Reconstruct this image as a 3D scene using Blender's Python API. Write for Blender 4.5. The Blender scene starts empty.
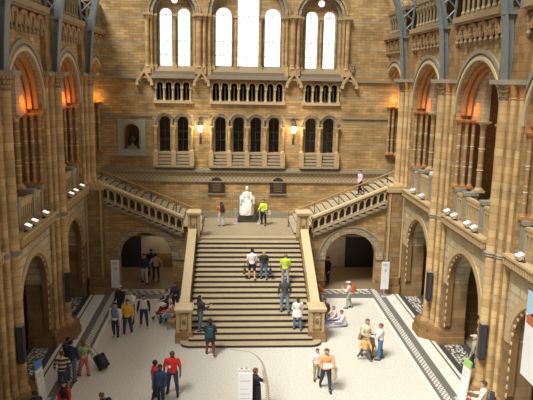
import bpy, bmesh, math, random
from mathutils import Vector, Matrix
random.seed(7)
PI = math.pi
scn = bpy.context.scene
COL = scn.collection
def R(d): return math.radians(d)

# ------------------------------------------------------------------ materials
M = {}
def new(name):
    m = bpy.data.materials.new(name); m.use_nodes = True
    nt = m.node_tree; nt.nodes.clear(); M[name] = m
    out = nt.nodes.new('ShaderNodeOutputMaterial'); bs = nt.nodes.new('ShaderNodeBsdfPrincipled')
    nt.links.new(bs.outputs[0], out.inputs[0])
    return m, nt, bs, out
def plain(name, c, rough=.7, metal=0, em=None, es=0, var=.12, vs=14):
    m, nt, bs, out = new(name)
    bs.inputs['Roughness'].default_value = rough; bs.inputs['Metallic'].default_value = metal
    if var:
        tc = nt.nodes.new('ShaderNodeTexCoord'); nz = nt.nodes.new('ShaderNodeTexNoise'); nz.inputs['Scale'].default_value = vs
        nt.links.new(tc.outputs['Object'], nz.inputs['Vector'])
        mx = nt.nodes.new('ShaderNodeMix'); mx.data_type = 'RGBA'
        mx.inputs[6].default_value = (*[max(0, k*(1-var)) for k in c], 1); mx.inputs[7].default_value = (*[min(1, k*(1+var)) for k in c], 1)
        nt.links.new(nz.outputs[0], mx.inputs[0]); nt.links.new(mx.outputs[2], bs.inputs['Base Color'])
    else: bs.inputs['Base Color'].default_value = (*c, 1)
    if em: bs.inputs['Emission Color'].default_value = (*em, 1); bs.inputs['Emission Strength'].default_value = es
    return m
def brick(name, c1, c2, mortar, bw=.55, rh=.23, ms=.012, rough=.75, band=None, bandp=1.4, bandw=.22, bias=0, stain=.25):
    """terracotta block courses on any upright wall: u = x+y, v = z in object space"""
    m, nt, bs, out = new(name); bs.inputs['Roughness'].default_value = rough
    N = nt.nodes.new; Lk = nt.links.new
    tc = N('ShaderNodeTexCoord'); sp = N('ShaderNodeSeparateXYZ'); Lk(tc.outputs['Object'], sp.inputs[0])
    ad = N('ShaderNodeMath'); ad.operation = 'ADD'; Lk(sp.outputs[0], ad.inputs[0]); Lk(sp.outputs[1], ad.inputs[1])
    cb = N('ShaderNodeCombineXYZ'); a2 = N('ShaderNodeMath'); a2.operation = 'ADD'; Lk(ad.outputs[0], a2.inputs[0]); a2.inputs[1].default_value = 2.27; Lk(a2.outputs[0], cb.inputs[0]); Lk(sp.outputs[2], cb.inputs[1])
    bt = N('ShaderNodeTexBrick'); Lk(cb.outputs[0], bt.inputs['Vector'])
    bt.inputs['Color1'].default_value = (*c1, 1); bt.inputs['Color2'].default_value = (*c2, 1); bt.inputs['Mortar'].default_value = (*mortar, 1)
    bt.inputs['Scale'].default_value = 1; bt.inputs['Brick Width'].default_value = bw; bt.inputs['Row Height'].default_value = rh
    bt.inputs['Mortar Size'].default_value = ms; bt.inputs['Bias'].default_value = bias
    col = bt.outputs[0]
    if band:
        mo = N('ShaderNodeMath'); mo.operation = 'MODULO'; Lk(sp.outputs[2], mo.inputs[0]); mo.inputs[1].default_value = bandp
        lt = N('ShaderNodeMath'); lt.operation = 'LESS_THAN'; Lk(mo.outputs[0], lt.inputs[0]); lt.inputs[1].default_value = bandw
        mb_ = N('ShaderNodeMix'); mb_.data_type = 'RGBA'; Lk(lt.outputs[0], mb_.inputs[0]); Lk(col, mb_.inputs[6]); mb_.inputs[7].default_value = (*band, 1)
        col = mb_.outputs[2]
    nz = N('ShaderNodeTexNoise'); nz.inputs['Scale'].default_value = 1.3; nz.inputs['Detail'].default_value = 5; Lk(tc.outputs['Object'], nz.inputs['Vector'])
    mr = N('ShaderNodeMapRange'); mr.inputs[1].default_value = .3; mr.inputs[2].default_value = .7; mr.inputs[3].default_value = 1-stain; mr.inputs[4].default_value = 1+stain*.5
    Lk(nz.outputs[0], mr.inputs[0])
    mu = N('ShaderNodeMix'); mu.data_type = 'RGBA'; mu.blend_type = 'MULTIPLY'; mu.inputs[0].default_value = 1
    Lk(col, mu.inputs[6]); Lk(mr.outputs[0], mu.inputs[7]); Lk(mu.outputs[2], bs.inputs['Base Color'])
    return m
BUFF = (.60, .41, .19); ORG = (.46, .25, .085); GRY = (.27, .26, .22); PALE = (.72, .58, .36)
brick('wall_stone', (.56,.38,.165), (.38,.23,.085), (.24,.16,.08), .55, .17, .01, band=(.38,.32,.2), bandp=1.62, bandw=.12, stain=.3)
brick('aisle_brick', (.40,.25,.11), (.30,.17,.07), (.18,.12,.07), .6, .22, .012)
brick('spandrel', (.72,.60,.36), (.52,.42,.26), (.42,.37,.27), .8, .36, .045, bias=.1)
brick('tympanum', (.66,.52,.33), (.52,.36,.2), (.38,.32,.24), .4, .17, .012)
brick('shaft_stone', (.62,.44,.21), (.46,.28,.115), (.32,.22,.11), 9, .31, .010, stain=.3)
brick('shaft_dark', (.44,.27,.12), (.34,.19,.08), (.60,.52,.38), 9, .62, .02, stain=.2)
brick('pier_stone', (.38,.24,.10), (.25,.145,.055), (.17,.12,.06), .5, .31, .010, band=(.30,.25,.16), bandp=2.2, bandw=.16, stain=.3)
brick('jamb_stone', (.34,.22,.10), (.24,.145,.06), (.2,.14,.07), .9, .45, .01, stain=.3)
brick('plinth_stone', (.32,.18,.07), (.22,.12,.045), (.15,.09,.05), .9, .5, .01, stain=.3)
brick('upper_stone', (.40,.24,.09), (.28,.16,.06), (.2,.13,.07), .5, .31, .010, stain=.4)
brick('carved', (.58,.42,.22), (.36,.24,.11), (.22,.15,.08), .16, .17, .03)
brick('voussoir', (.52,.40,.23), (.30,.26,.18), (.2,.16,.11), .3, .3, .015)
brick('plaster_passage', (.50,.44,.35), (.48,.42,.33), (.42,.37,.29), 3, 1.2, .01)
plain('trim_buff', (.52,.38,.20), .7)
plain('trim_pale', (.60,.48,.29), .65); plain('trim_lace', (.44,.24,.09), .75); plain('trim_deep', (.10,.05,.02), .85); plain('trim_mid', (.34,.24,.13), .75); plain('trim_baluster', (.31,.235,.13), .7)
plain('trim_grey', (.31,.27,.19), .75); plain('trim_sill', (.40,.32,.20), .75); plain('trim_slope', (.26,.20,.12), .8)
plain('trim_orange', (.44,.22,.08), .75)
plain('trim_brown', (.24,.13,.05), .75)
plain('blue_stone', (.30,.28,.22), .75); plain('niche_stone', (.36,.36,.29), .75)
plain('coping_pale', (.66,.53,.31), .5)
plain('iron_grey', (.18,.21,.215), .5)
plain('iron_dark', (.05,.055,.06), .5)
plain('lead_dark', (.03,.03,.033), .6, var=0)
plain('tread', (.47,.39,.26), .6, var=.12, vs=3)
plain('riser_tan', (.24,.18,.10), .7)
plain('riser_shade', (.035,.022,.014), .7, var=0)  # near-black standing in for the shadow under stair nosings
plain('landing_stone', (.36,.29,.19), .6, vs=2)
plain('marble', (.86,.83,.76), .4, var=.05)
plain('bronze', (.07,.05,.035), .45, .4)
plain('plinth_dark', (.07,.06,.05), .5)
plain('f_white', (.80,.77,.69), .5, var=.06, vs=5)
plain('f_grey', (.17,.165,.15), .5, var=.12, vs=9)
plain('f_dark', (.06,.057,.05), .5, var=.1)
plain('f_cream', (.74,.71,.63), .5, var=.06, vs=4)
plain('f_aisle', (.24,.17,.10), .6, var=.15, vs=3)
plain('white_panel', (.85,.86,.86), .5, var=0)
plain('pale_blue', (.45,.68,.85), .5, var=0)
plain('blue_panel', (.10,.25,.75), .5, var=0)
plain('green_panel', (.35,.62,.18), .5, var=.2)
plain('red_print', (.55,.14,.06), .5, var=.3)
plain('grey_print', (.45,.47,.5), .6, var=0)
plain('dark_print', (.06,.07,.1), .6, var=0)
plain('bone', (.42,.36,.25), .6)
plain('speaker_black', (.025,.02,.025), .5, var=0)
plain('lamp_metal', (.10,.09,.08), .4, .5)
plain('lamp_glow', (1,.93,.75), .5, em=(1,.86,.58), es=9, var=0)
plain('flood_glow', (1,.9,.8), .5, em=(1,.86,.72), es=1.1, var=0)
plain('flood_box', (.60,.52,.42), .5)
plain('wood', (.42,.27,.12), .5)
plain('daylight_pane', (.9,.9,.9), .5, em=(1,.985,.99), es=1.35, var=0)
plain('skin', (.62,.38,.26), .6, var=0); plain('skin_dark', (.12,.06,.035), .6, var=0); plain('eye', (.02,.015,.01), .3, var=0); plain('lips', (.45,.18,.14), .5, var=0)

def terrazzo():
    m, nt, bs, out = new('terrazzo'); bs.inputs['Roughness'].default_value = .45
    N = nt.nodes.new; Lk = nt.links.new
    tc = N('ShaderNodeTexCoord')
    a = N('ShaderNodeTexNoise'); a.inputs['Scale'].default_value = 14; a.inputs['Detail'].default_value = 8; Lk(tc.outputs['Object'], a.inputs['Vector'])
    r = N('ShaderNodeValToRGB'); r.color_ramp.elements[0].position = .32; r.color_ramp.elements[0].color = (.57,.55,.48,1)
    r.color_ramp.elements[1].position = .62; r.color_ramp.elements[1].color = (.76,.74,.665,1); Lk(a.outputs[0], r.inputs[0])
    Lk(r.outputs[0], bs.inputs['Base Color'])
terrazzo()
def stripes(name, axis, freq, ca, cb_, diag=0, skew=0):
    m, nt, bs, out = new(name); bs.inputs['Roughness'].default_value = .5
    N = nt.nodes.new; Lk = nt.links.new
    tc = N('ShaderNodeTexCoord'); ch = N('ShaderNodeTexChecker'); mp = N('ShaderNodeMapping')
    mp.inputs['Rotation'].default_value = (0, 0, diag); mp.inputs['Scale'].default_value = freq
    Lk(tc.outputs['Object'], mp.inputs[0]); Lk(mp.outputs[0], ch.inputs['Vector']); ch.inputs['Scale'].default_value = 1
    ch.inputs['Color1'].default_value = (*ca, 1); ch.inputs['Color2'].default_value = (*cb_, 1)
    Lk(ch.outputs[0], bs.inputs['Base Color'])
stripes('f_chevron', 0, (10, 8, .01), (.80,.77,.68), (.24,.23,.21))
stripes('f_strip_back', 0, (3.6, 5, .01), (.60,.57,.46), (.12,.115,.10), R(28))
stripes('frieze_check', 0, (7.5, .01, 7.5), (.56,.45,.27), (.36,.29,.18), 0)
def mosaic():
    m, nt, bs, out = new('f_mosaic'); bs.inputs['Roughness'].default_value = .5
    N = nt.nodes.new; Lk = nt.links.new
    tc = N('ShaderNodeTexCoord'); v = N('ShaderNodeTexVoronoi'); v.feature = 'DISTANCE_TO_EDGE'; v.inputs['Scale'].default_value = 5.0; v.inputs['Randomness'].default_value = .55
    Lk(tc.outputs['Object'], v.inputs['Vector'])
    r = N('ShaderNodeValToRGB'); r.color_ramp.interpolation = 'CONSTANT'; r.color_ramp.elements[0].color = (.07,.065,.06,1); r.color_ramp.elements[1].position = .14; r.color_ramp.elements[1].color = (.66,.62,.52,1)
    Lk(v.outputs[0], r.inputs[0]); Lk(r.outputs[0], bs.inputs['Base Color'])
mosaic()
def glassmat(name, tint, mixf, rough=.1, dark=None):
    m = bpy.data.materials.new(name); m.use_nodes = True; nt = m.node_tree; nt.nodes.clear(); M[name] = m
    N = nt.nodes.new; out = N('ShaderNodeOutputMaterial'); t = N('ShaderNodeBsdfTransparent'); t.inputs[0].default_value = (*tint, 1)
    g = N('ShaderNodeBsdfGlossy'); g.inputs['Roughness'].default_value = rough; g.inputs[0].default_value = (.8,.8,.8,1)
    mx = N('ShaderNodeMixShader'); mx.inputs[0].default_value = mixf
    nt.links.new(t.outputs[0], mx.inputs[1]); nt.links.new(g.outputs[0], mx.inputs[2]); nt.links.new(mx.outputs[0], out.inputs[0])
glassmat('roof_glass', (.93,.95,.96), .06)
glassmat('dark_glass', (.10,.11,.12), .12, .15)

# ------------------------------------------------------------------ mesh builder
class MB:
    def __init__(s, T=None): s.v = []; s.f = []; s.m = []; s.T = T or (lambda a, b, c: (a, b, c)); s.cur = 0
    def add(s, vs, fs):
        o = len(s.v); s.v += [s.T(*p) for p in vs]
        for f in fs: s.f.append([o+i for i in f]); s.m.append(s.cur)
        return s
    def box(s, a0, a1, b0, b1, c0, c1):
        return s.add([(a0,b0,c0),(a1,b0,c0),(a1,b1,c0),(a0,b1,c0),(a0,b0,c1),(a1,b0,c1),(a1,b1,c1),(a0,b1,c1)],
                     [(0,3,2,1),(4,5,6,7),(0,1,5,4),(1,2,6,5),(2,3,7,6),(3,0,4,7)])
    def prism_ac(s, poly, b0, b1):
        n = len(poly); return s.add([(a,b0,c) for a,c in poly]+[(a,b1,c) for a,c in poly],
            [tuple(range(n)), tuple(range(2*n-1,n-1,-1))]+[(i,(i+1)%n,(i+1)%n+n,i+n) for i in range(n)])
    def prism_ab(s, poly, c0, c1, inset=0):
        n = len(poly); cx = sum(p[0] for p in poly)/n; cy = sum(p[1] for p in poly)/n
        q = [(a-(a-cx)*inset, b-(b-cy)*inset) for a,b in poly]
        return s.add([(a,b,c0) for a,b in poly]+[(a,b,c1) for a,b in q],
            [tuple(range(n)), tuple(range(2*n-1,n-1,-1))]+[(i,(i+1)%n,(i+1)%n+n,i+n) for i in range(n)])
    def lathe(s, a, b, prof, n=12, sx=1, sy=1):
        vs = []; fs = []
        for r, z in prof:
            for k in range(n): t = 2*PI*k/n; vs.append((a+r*sx*math.cos(t), b+r*sy*math.sin(t), z))
        for i in range(len(prof)-1):
            for k in range(n): fs.append((i*n+k, i*n+(k+1)%n, (i+1)*n+(k+1)%n, (i+1)*n+k))
        fs.append(tuple(range(n-1,-1,-1))); fs.append(tuple((len(prof)-1)*n+k for k in range(n)))
        return s.add(vs, fs)
    def tube(s, pts, r, n=6, cap=True):
        pts = [Vector(p) for p in pts]; rs = r if isinstance(r, (list, tuple)) else [r]*len(pts); vs = []; fs = []
        up0 = Vector((0,0,1))
        for i, p in enumerate(pts):
            d = (pts[min(i+1,len(pts)-1)]-pts[max(i-1,0)])
            if d.length < 1e-9: d = Vector((0,0,1))
            d.normalize(); u = up0 if abs(d.z) < .95 else Vector((0,1,0))
            x = d.cross(u).normalized(); y = x.cross(d)
            for k in range(n): t = 2*PI*k/n; q = p+(x*math.cos(t)+y*math.sin(t))*rs[i]; vs.append(tuple(q))
        for i in range(len(pts)-1):
            for k in range(n): fs.append((i*n+k, i*n+(k+1)%n, (i+1)*n+(k+1)%n, (i+1)*n+k))
        if cap: fs.append(tuple(range(n-1,-1,-1))); fs.append(tuple((len(pts)-1)*n+k for k in range(n)))
        return s.add(vs, fs)
    def ball(s, c, r, n=8, m=5):
        rx, ry, rz = r if isinstance(r, (tuple, list)) else (r,r,r); vs = []; fs = []
        for i in range(m+1):
            ph = -PI/2+PI*i/m*.998+.001
            for k in range(n): t = 2*PI*k/n; vs.append((c[0]+rx*math.cos(ph)*math.cos(t), c[1]+ry*math.cos(ph)*math.sin(t), c[2]+rz*math.sin(ph)))
        for i in range(m):
            for k in range(n): fs.append((i*n+k, i*n+(k+1)%n, (i+1)*n+(k+1)%n, (i+1)*n+k))
        fs.append(tuple(range(n-1,-1,-1))); fs.append(tuple(m*n+k for k in range(n)))
        return s.add(vs, fs)
    def panel(s, a0, a1, z0, z1, b0, b1, arches, n=14):
        """wall slab b0..b1 with round-headed openings (cx, r, spring, sill); z1 may be a function of a"""
        top = z1 if callable(z1) else (lambda a: z1)
        cuts = {round(a0,5), round(a1,5)}
        for cx, r, zs, sill in arches:
            for k in range(n+1): cuts.add(round(min(max(cx-r*math.cos(PI*k/n), a0), a1),5))
        if callable(z1):
            k = a0
            while k < a1: cuts.add(round(k,5)); k += .3
        cs = sorted(cuts)
        def head(a, mid):
            for cx, r, zs, sill in arches:
                if abs(mid-cx) < r: return zs+math.sqrt(max(0, r*r-(a-cx)**2)), sill
            return None, None
        for l, r_ in zip(cs, cs[1:]):
            mid = (l+r_)/2; hl, sill = head(l, mid); hr, _ = head(r_, mid)
            if hl is None:
                s.add([(l,b0,z0),(r_,b0,z0),(r_,b0,top(r_)),(l,b0,top(l)),(l,b1,z0),(r_,b1,z0),(r_,b1,top(r_)),(l,b1,top(l))],
                      [(0,1,2,3),(7,6,5,4),(3,2,6,7),(0,4,5,1)])
            else:
                s.add([(l,b0,hl),(r_,b0,hr),(r_,b0,top(r_)),(l,b0,top(l)),(l,b1,hl),(r_,b1,hr),(r_,b1,top(r_)),(l,b1,top(l))],
                      [(0,1,2,3),(7,6,5,4),(3,2,6,7),(0,4,5,1)])
                if sill > z0+1e-4:
                    s.add([(l,b0,z0),(r_,b0,z0),(r_,b0,sill),(l,b0,sill),(l,b1,z0),(r_,b1,z0),(r_,b1,sill),(l,b1,sill)],
                      [(0,1,2,3),(7,6,5,4),(3,2,6,7),(0,4,5,1)])
        for a in (a0, a1):
            s.add([(a,b0,z0),(a,b1,z0),(a,b1,top(a)),(a,b0,top(a))], [(0,1,2,3)])
        for cx, r, zs, sill in arches:
            for sg in (-1, 1):
                a = cx+sg*r; lo = max(z0, sill) if sill > z0 else z0
                if a0-1e-6 <= a <= a1+1e-6 and zs > lo: s.add([(a,b0,lo),(a,b1,lo),(a,b1,zs),(a,b0,zs)], [(0,1,2,3)])
        return s
    def ring(s, cx, zs, r0, r1, b0, b1, zleg=None, n=18, t0=0, t1=PI):
        pts = []
        if zleg is not None: pts.append((cx-r0, zleg, cx-r1, zleg))
        for k in range(n+1):
            t = PI-(t0+(t1-t0)*k/n); pts.append((cx+r0*math.cos(t), zs+r0*math.sin(t), cx+r1*math.cos(t), zs+r1*math.sin(t)))
        if zleg is not None: pts.append((cx+r0, zleg, cx+r1, zleg))
        vs = []; fs = []
        for x0, z0, x1, z1 in pts: vs += [(x0,b0,z0),(x1,b0,z1),(x1,b1,z1),(x0,b1,z0)]
        for i in range(len(pts)-1):
            o = i*4
            for k in range(4): fs.append((o+k, o+(k+1)%4, o+4+(k+1)%4, o+4+k))
        fs.append((3,2,1,0)); e = (len(pts)-1)*4; fs.append((e,e+1,e+2,e+3))
        return s.add(vs, fs)
    def build(s, name, mats, parent=None, origin=None, smooth=False):
        if not isinstance(mats, (list, tuple)): mats = [mats]
        me = bpy.data.meshes.new(name); o = Vector(origin) if origin is not None else Vector((0,0,0))
        me.from_pydata([tuple(Vector(p)-o) for p in s.v], [], s.f)
        for q in mats: me.materials.append(M[q])
        if len(mats) > 1: me.polygons.foreach_set('material_index', s.m)
        bm = bmesh.new(); bm.from_mesh(me); bmesh.ops.recalc_face_normals(bm, faces=bm.faces); bm.to_mesh(me); bm.free()
        if smooth:
            me.polygons.foreach_set('use_smooth', [True]*len(me.polygons))
            try: me.set_sharp_from_angle(angle=R(45))
            except Exception: pass
        ob = bpy.data.objects.new(name, me); COL.objects.link(ob)
        if parent: ob.parent = parent
        elif origin is not None: ob.location = o
        return ob
def tag(o, label=None, cat=None, group=None, kind=None):
    if label: o['label'] = label
    if cat: o['category'] = cat
    if group: o['group'] = group
    if kind: o['kind'] = kind
    return o
def thing(name, label, cat, loc=(0,0,0), rz=0, group=None):
    o = bpy.data.objects.new(name, None); COL.objects.link(o); o.location = loc; o.rotation_euler = (0,0,rz)
    o.empty_display_size = .2
    return tag(o, label, cat, group)
def struct(o, label=None): return tag(o, label, None, None, 'structure')
def kids(o): return [c for c in o.children]
def dup(root, loc, rz=0, label=None, group=None, scale=None):
    r = root.copy(); COL.objects.link(r); r.location = loc; r.rotation_euler = (0,0,rz)
    if scale: r.scale = (scale,)*3
    if label: r['label'] = label
    if group: r['group'] = group
    for ch in list(root.children):
        c = ch.copy(); COL.objects.link(c); c.parent = r
        for g in list(ch.children):
            d = g.copy(); COL.objects.link(d); d.parent = c
    return r

# ------------------------------------------------------------------ people (made first, while the scene is light)
cloth_cache = {}
def cloth(c):
    k = 'cloth_%02x%02x%02x' % tuple(int(x*255) for x in c)
    if k not in M: plain(k, c, .85, var=.15, vs=9)
    return k
def striped(name, ca, cb_, period=.09):
    m, nt, bs, out = new(name); bs.inputs['Roughness'].default_value = .85
    N = nt.nodes.new; Lk = nt.links.new
    tc = N('ShaderNodeTexCoord'); sp = N('ShaderNodeSeparateXYZ'); Lk(tc.outputs['Object'], sp.inputs[0])
    mo = N('ShaderNodeMath'); mo.operation = 'PINGPONG'; Lk(sp.outputs[2], mo.inputs[0]); mo.inputs[1].default_value = period
    lt = N('ShaderNodeMath'); lt.operation = 'LESS_THAN'; Lk(mo.outputs[0], lt.inputs[0]); lt.inputs[1].default_value = period*.5
    mx = N('ShaderNodeMix'); mx.data_type = 'RGBA'; Lk(lt.outputs[0], mx.inputs[0]); mx.inputs[6].default_value = (*ca,1); mx.inputs[7].default_value = (*cb_,1)
    Lk(mx.outputs[2], bs.inputs['Base Color'])
striped('cloth_striped', (.05,.045,.045), (.62,.55,.42))
def blotchy(name, ca, cb_, sc=22):
    m, nt, bs, out = new(name); bs.inputs['Roughness'].default_value = .85
    N = nt.nodes.new; tc = N('ShaderNodeTexCoord'); nz = N('ShaderNodeTexNoise'); nz.inputs['Scale'].default_value = sc; nt.links.new(tc.outputs['Object'], nz.inputs['Vector'])
    r = N('ShaderNodeValToRGB'); r.color_ramp.interpolation = 'CONSTANT'; r.color_ramp.elements[0].color = (*ca,1); r.color_ramp.elements[1].position = .5; r.color_ramp.elements[1].color = (*cb_,1)
    nt.links.new(nz.outputs[0], r.inputs[0]); nt.links.new(r.outputs[0], bs.inputs['Base Color'])
blotchy('cloth_redwhite', (.70,.08,.04), (.8,.68,.6)); blotchy('cloth_greenpat', (.16,.24,.08), (.55,.62,.30)); blotchy('cloth_camo', (.25,.22,.12), (.42,.38,.22))

def frame_rot(pitch, roll=0): return Matrix.Rotation(-pitch, 3, 'X') @ Matrix.Rotation(roll, 3, 'Y')
def person(label, loc, H=1.72, yaw=0, shirt=(.5,.5,.5), legs=(.06,.07,.12), hair=(.05,.03,.02), skin='skin', shoes=(.03,.03,.03),
           thigh=(6,-6), knee=(4,8), arm=((5,8,15),(5,8,15)), lean=0, head=(0,0), sleeves=True, shorts=False, longhair=False,
           skirt=None, coat=None, cap=None, seat=None, sex='m', group=None, bald=False, spread=4, sock=False, vest=None):
    """facing +Y at yaw 0. arm = (swing forward, abduct, elbow flex) for left, right."""
    w = 1.0 if sex == 'm' else .9
    segs = []          # (part, p0, p1, r0, r1)
    mb = MB()
    def cap_tube(p0, p1, r0, r1, n=10, flat=1):
        d = (p1-p0); L = d.length; dn = d.normalized()
        pts = [p0-dn*r0*.9, p0-dn*r0*.5, p0, p0+d*.33, p0+d*.66, p1, p1+dn*r1*.5, p1+dn*r1*.9]
        rs = [r0*.4, r0*.85, r0, r0*.67+r1*.33, r0*.33+r1*.67, r1, r1*.85, r1*.4]
        mb.tube([tuple(p) for p in pts], rs, n)
    def seg(part, p0, p1, r0, r1): segs.append((part, p0.copy(), p1.copy(), r0, r1)); cap_tube(p0, p1, r0*H, r1*H)
    hip = Vector((0,0,0)); RT = frame_rot(R(lean))
    waist = hip+RT@Vector((0,0,.10*H)); chest = hip+RT@Vector((0,0,.20*H)); neck0 = hip+RT@Vector((0,-.005*H,.30*H)); 
    # torso loft
    rings = [(-.045,.070,.055),(0,.092*(1.0 if sex=='m' else 1.06),.066),(.05,.088,.062),(.10,.078*w,.055),(.16,.088*w,.062),(.22,.102*w,.066 if sex=='m' else .070),(.27,.104*w,.058),(.295,.075,.045),(.312,.035,.034)]
    vs = []; n = 12
    for z, rx, ry in rings:
        for k in range(n): t = 2*PI*k/n; vs.append(tuple(RT@Vector((rx*H*math.cos(t), ry*H*math.sin(t), z*H))))
    fs = [(i*n+k, i*n+(k+1)%n, (i+1)*n+(k+1)%n, (i+1)*n+k) for i in range(len(rings)-1) for k in range(n)]
    fs.append(tuple(range(n-1,-1,-1))); fs.append(tuple((len(rings)-1)*n+k for k in range(n)))
    mb.add(vs, fs)
    segs.append(('pelvis', hip+RT@Vector((0,0,-.02*H)), hip+RT@Vector((0,0,.05*H)), .09, .09)); segs.append(('torso', hip+RT@Vector((0,0,.09*H)), hip+RT@Vector((0,0,.285*H)), .1, .1))
    # head
    RH = Matrix.Rotation(R(head[1]), 3, 'Z') @ frame_rot(R(lean*.4+head[0]))
    nk1 = neck0+RT@Vector((0,.006*H,.045*H)); seg('neck', neck0, nk1, .032, .030)
    hc = nk1+RH@Vector((0,.012*H,.062*H))
    def hp(x, y, z): return hc+RH@Vector((x*H, y*H, z*H))
    def ell(c, r, RM=RH):
        q = MB(); q.ball((0,0,0), r, 12, 8); o = [tuple(c+RM@Vector(p)) for p in q.v]; mb.add(o, q.f)
    ell(hp(0,-.004,.012), (.046*H,.055*H,.052*H)); ell(hp(0,.010,-.022), (.037*H,.042*H,.042*H))
    mb.tube([tuple(hp(0,.046,.016)), tuple(hp(0,.060,-.008)), tuple(hp(0,.048,-.012))], [.006*H,.010*H,.008*H], 6)
    for sx in (-1,1): ell(hp(sx*.047,-.004,-.002), (.006*H,.012*H,.018*H))
    segs.append(('head', hp(0,0,-.03), hp(0,0,.03), .05, .05))
    # legs
    feet = []
    for i, sx in enumerate((-1, 1)):
        hj = hip+Vector((sx*.052*H, 0, -.01*H)); th = R(thigh[i]); sp = R(spread)*sx
        d = Matrix.Rotation(th, 3, 'X') @ Vector((math.sin(sp), 0, -math.cos(sp))); kn = hj+d*.24*H
        d2 = Matrix.Rotation(th-R(knee[i]), 3, 'X') @ Vector((math.sin(sp)*.6, 0, -math.cos(sp))); an = kn+d2*.235*H
        seg('thigh', hj, kn, .050 if sex=='m' else .052, .033); seg('shin', kn, an, .033, .021)
        mb.tube([tuple(kn.lerp(an,.12)+Vector((0,-.006*H,0))), tuple(kn.lerp(an,.3)+Vector((0,-.010*H,0))), tuple(kn.lerp(an,.55))], [.028*H,.032*H,.022*H], 8)
        f0 = an+Vector((0,-.018*H,-.018*H)); f1 = an+Vector((sx*.01*H,.085*H,-.026*H)); 
        segs.append(('foot'+'LR'[i], f0, f1, .024, .018)); cap_tube(f0, f1, .024*H, .019*H, 8); feet.append(an.z-.045*H)
    # arms
    wrists = []
    for i, sx in enumerate((-1, 1)):
        sw, ab, fl = arm[i]; sj = hip+RT@Vector((sx*.108*H*w, 0, .268*H))
        d = RT@(Matrix.Rotation(R(sw), 3, 'X')@(Matrix.Rotation(-R(ab)*sx, 3, 'Y')@Vector((0,0,-1)))); el = sj+d*.165*H
        d2 = RT@(Matrix.Rotation(R(sw+fl), 3, 'X')@(Matrix.Rotation(-R(ab*.3 - fl*.18)*sx, 3, 'Y')@Vector((0,0,-1)))); wr = el+d2*.14*H
        seg('upperarm', sj, el, .031, .023); seg('forearm', el, wr, .024, .016)
        pe = wr+d2*.045*H; cap_tube(wr, pe, .017*H, .020*H, 8); segs.append(('hand', wr+d2*.012*H, pe+d2*.05*H, .02, .02))
        wrists.append((wr, d2, sx, pe))
    lo = min(feet) if seat is None else None
    me = bpy.data.meshes.new('t'); me.from_pydata(mb.v, [], mb.f)
    bm = bmesh.new(); bm.from_mesh(me)
    bmesh.ops.recalc_face_normals(bm, faces=bm.faces); bm.to_mesh(me); bm.free()
    tmp = bpy.data.objects.new('t', me); COL.objects.link(tmp)
    md = tmp.modifiers.new('r', 'REMESH'); md.mode = 'VOXEL'; md.voxel_size = .0165*H/1.7; md.adaptivity = 0
    sm = tmp.modifiers.new('s', 'SMOOTH'); sm.iterations = 2; sm.factor = .5
    dg = bpy.context.evaluated_depsgraph_get(); body = bpy.data.meshes.new_from_object(tmp.evaluated_get(dg))
    bpy.data.objects.remove(tmp); bpy.data.meshes.remove(me)
    V = [v.co.copy() for v in body.vertices]; NV = [v.normal.copy() for v in body.vertices]
    def near(p):
        best = None; bd = 1e9
        for part, a, b, r0, r1 in segs:
            ab_ = b-a; t = max(0, min(1, (p-a).dot(ab_)/ab_.length_squared)); dd = (p-(a+ab_*t)).length-(r0+(r1-r0)*t)*H*(.8 if part in ('torso','pelvis') else 1)
            if dd < bd: bd = dd; best = (part, t)
        return best
    lab = [near(v) for v in V]
    polys = [tuple(p.vertices) for p in body.polygons]
    def take(cond): return [p for p in polys if all(cond(lab[i], V[i]) for i in p)]
    minz = min(v.z for v in V)
    base_z = -minz if seat is None else seat+.055*H
    root = thing('person', label, 'person', loc, R(yaw), group)
    def shell(name, faces, off, matn):
        if not faces: return None
        used = sorted({i for f in faces for i in f}); mp = {k: j for j, k in enumerate(used)}
        m2 = bpy.data.meshes.new(name); m2.from_pydata([tuple(V[i]+NV[i]*off+Vector((0,0,base_z))) for i in used], [], [[mp[i] for i in f] for f in faces])
        m2.materials.append(M[matn]); m2.polygons.foreach_set('use_smooth', [True]*len(m2.polygons))
        ob = bpy.data.objects.new(name, m2); COL.objects.link(ob); ob.parent = root; return ob
    # body with fingers, eyes and mouth
    bb = MB(); bb.add([tuple(v+Vector((0,0,base_z))) for v in V], polys)
    bz = Vector((0,0,base_z))
    for wr, d, sx, pe in wrists:
        side = Vector((0,1,0)) if abs(d.y) < .8 else Vector((0,0,1)); side = (side-d*side.dot(d)).normalized(); inn = d.cross(side).normalized()
        if inn.x*sx > 0: inn = -inn
        for j, ln in enumerate((.036,.042,.040,.031)):
            o = pe+side*((1.5-j)*.0085*H)+bz+d*.012*H
            bb.tube([tuple(o), tuple(o+d*ln*.5*H+inn*.004*H), tuple(o+d*ln*H+inn*.014*H)], [.0052*H,.005*H,.0038*H], 5)
        o = wr+d*.02*H+side*.016*H+bz; bb.tube([tuple(o), tuple(o+d*.018*H+side*.012*H), tuple(o+d*.036*H+side*.012*H+inn*.006*H)], [.0065*H,.0055*H,.004*H], 5)
    bb.cur = 1
    for sx in (-1,1): bb.ball(tuple(hp(sx*.018,.044,.004)+bz), .0065*H, 6, 4)
    bb.cur = 2; bb.tube([tuple(hp(-.014,.049,-.030)+bz), tuple(hp(0,.053,-.031)+bz), tuple(hp(.014,.049,-.030)+bz)], .0035*H, 5)
    bo = bb.build('body', [skin, 'eye', 'lips'], root); bo.data.polygons.foreach_set('use_smooth', [True]*len(bo.data.polygons))
    sc = shirt if isinstance(shirt, str) else cloth(shirt); lc = legs if isinstance(legs, str) else cloth(legs)
    L0 = {'torso'}
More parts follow.
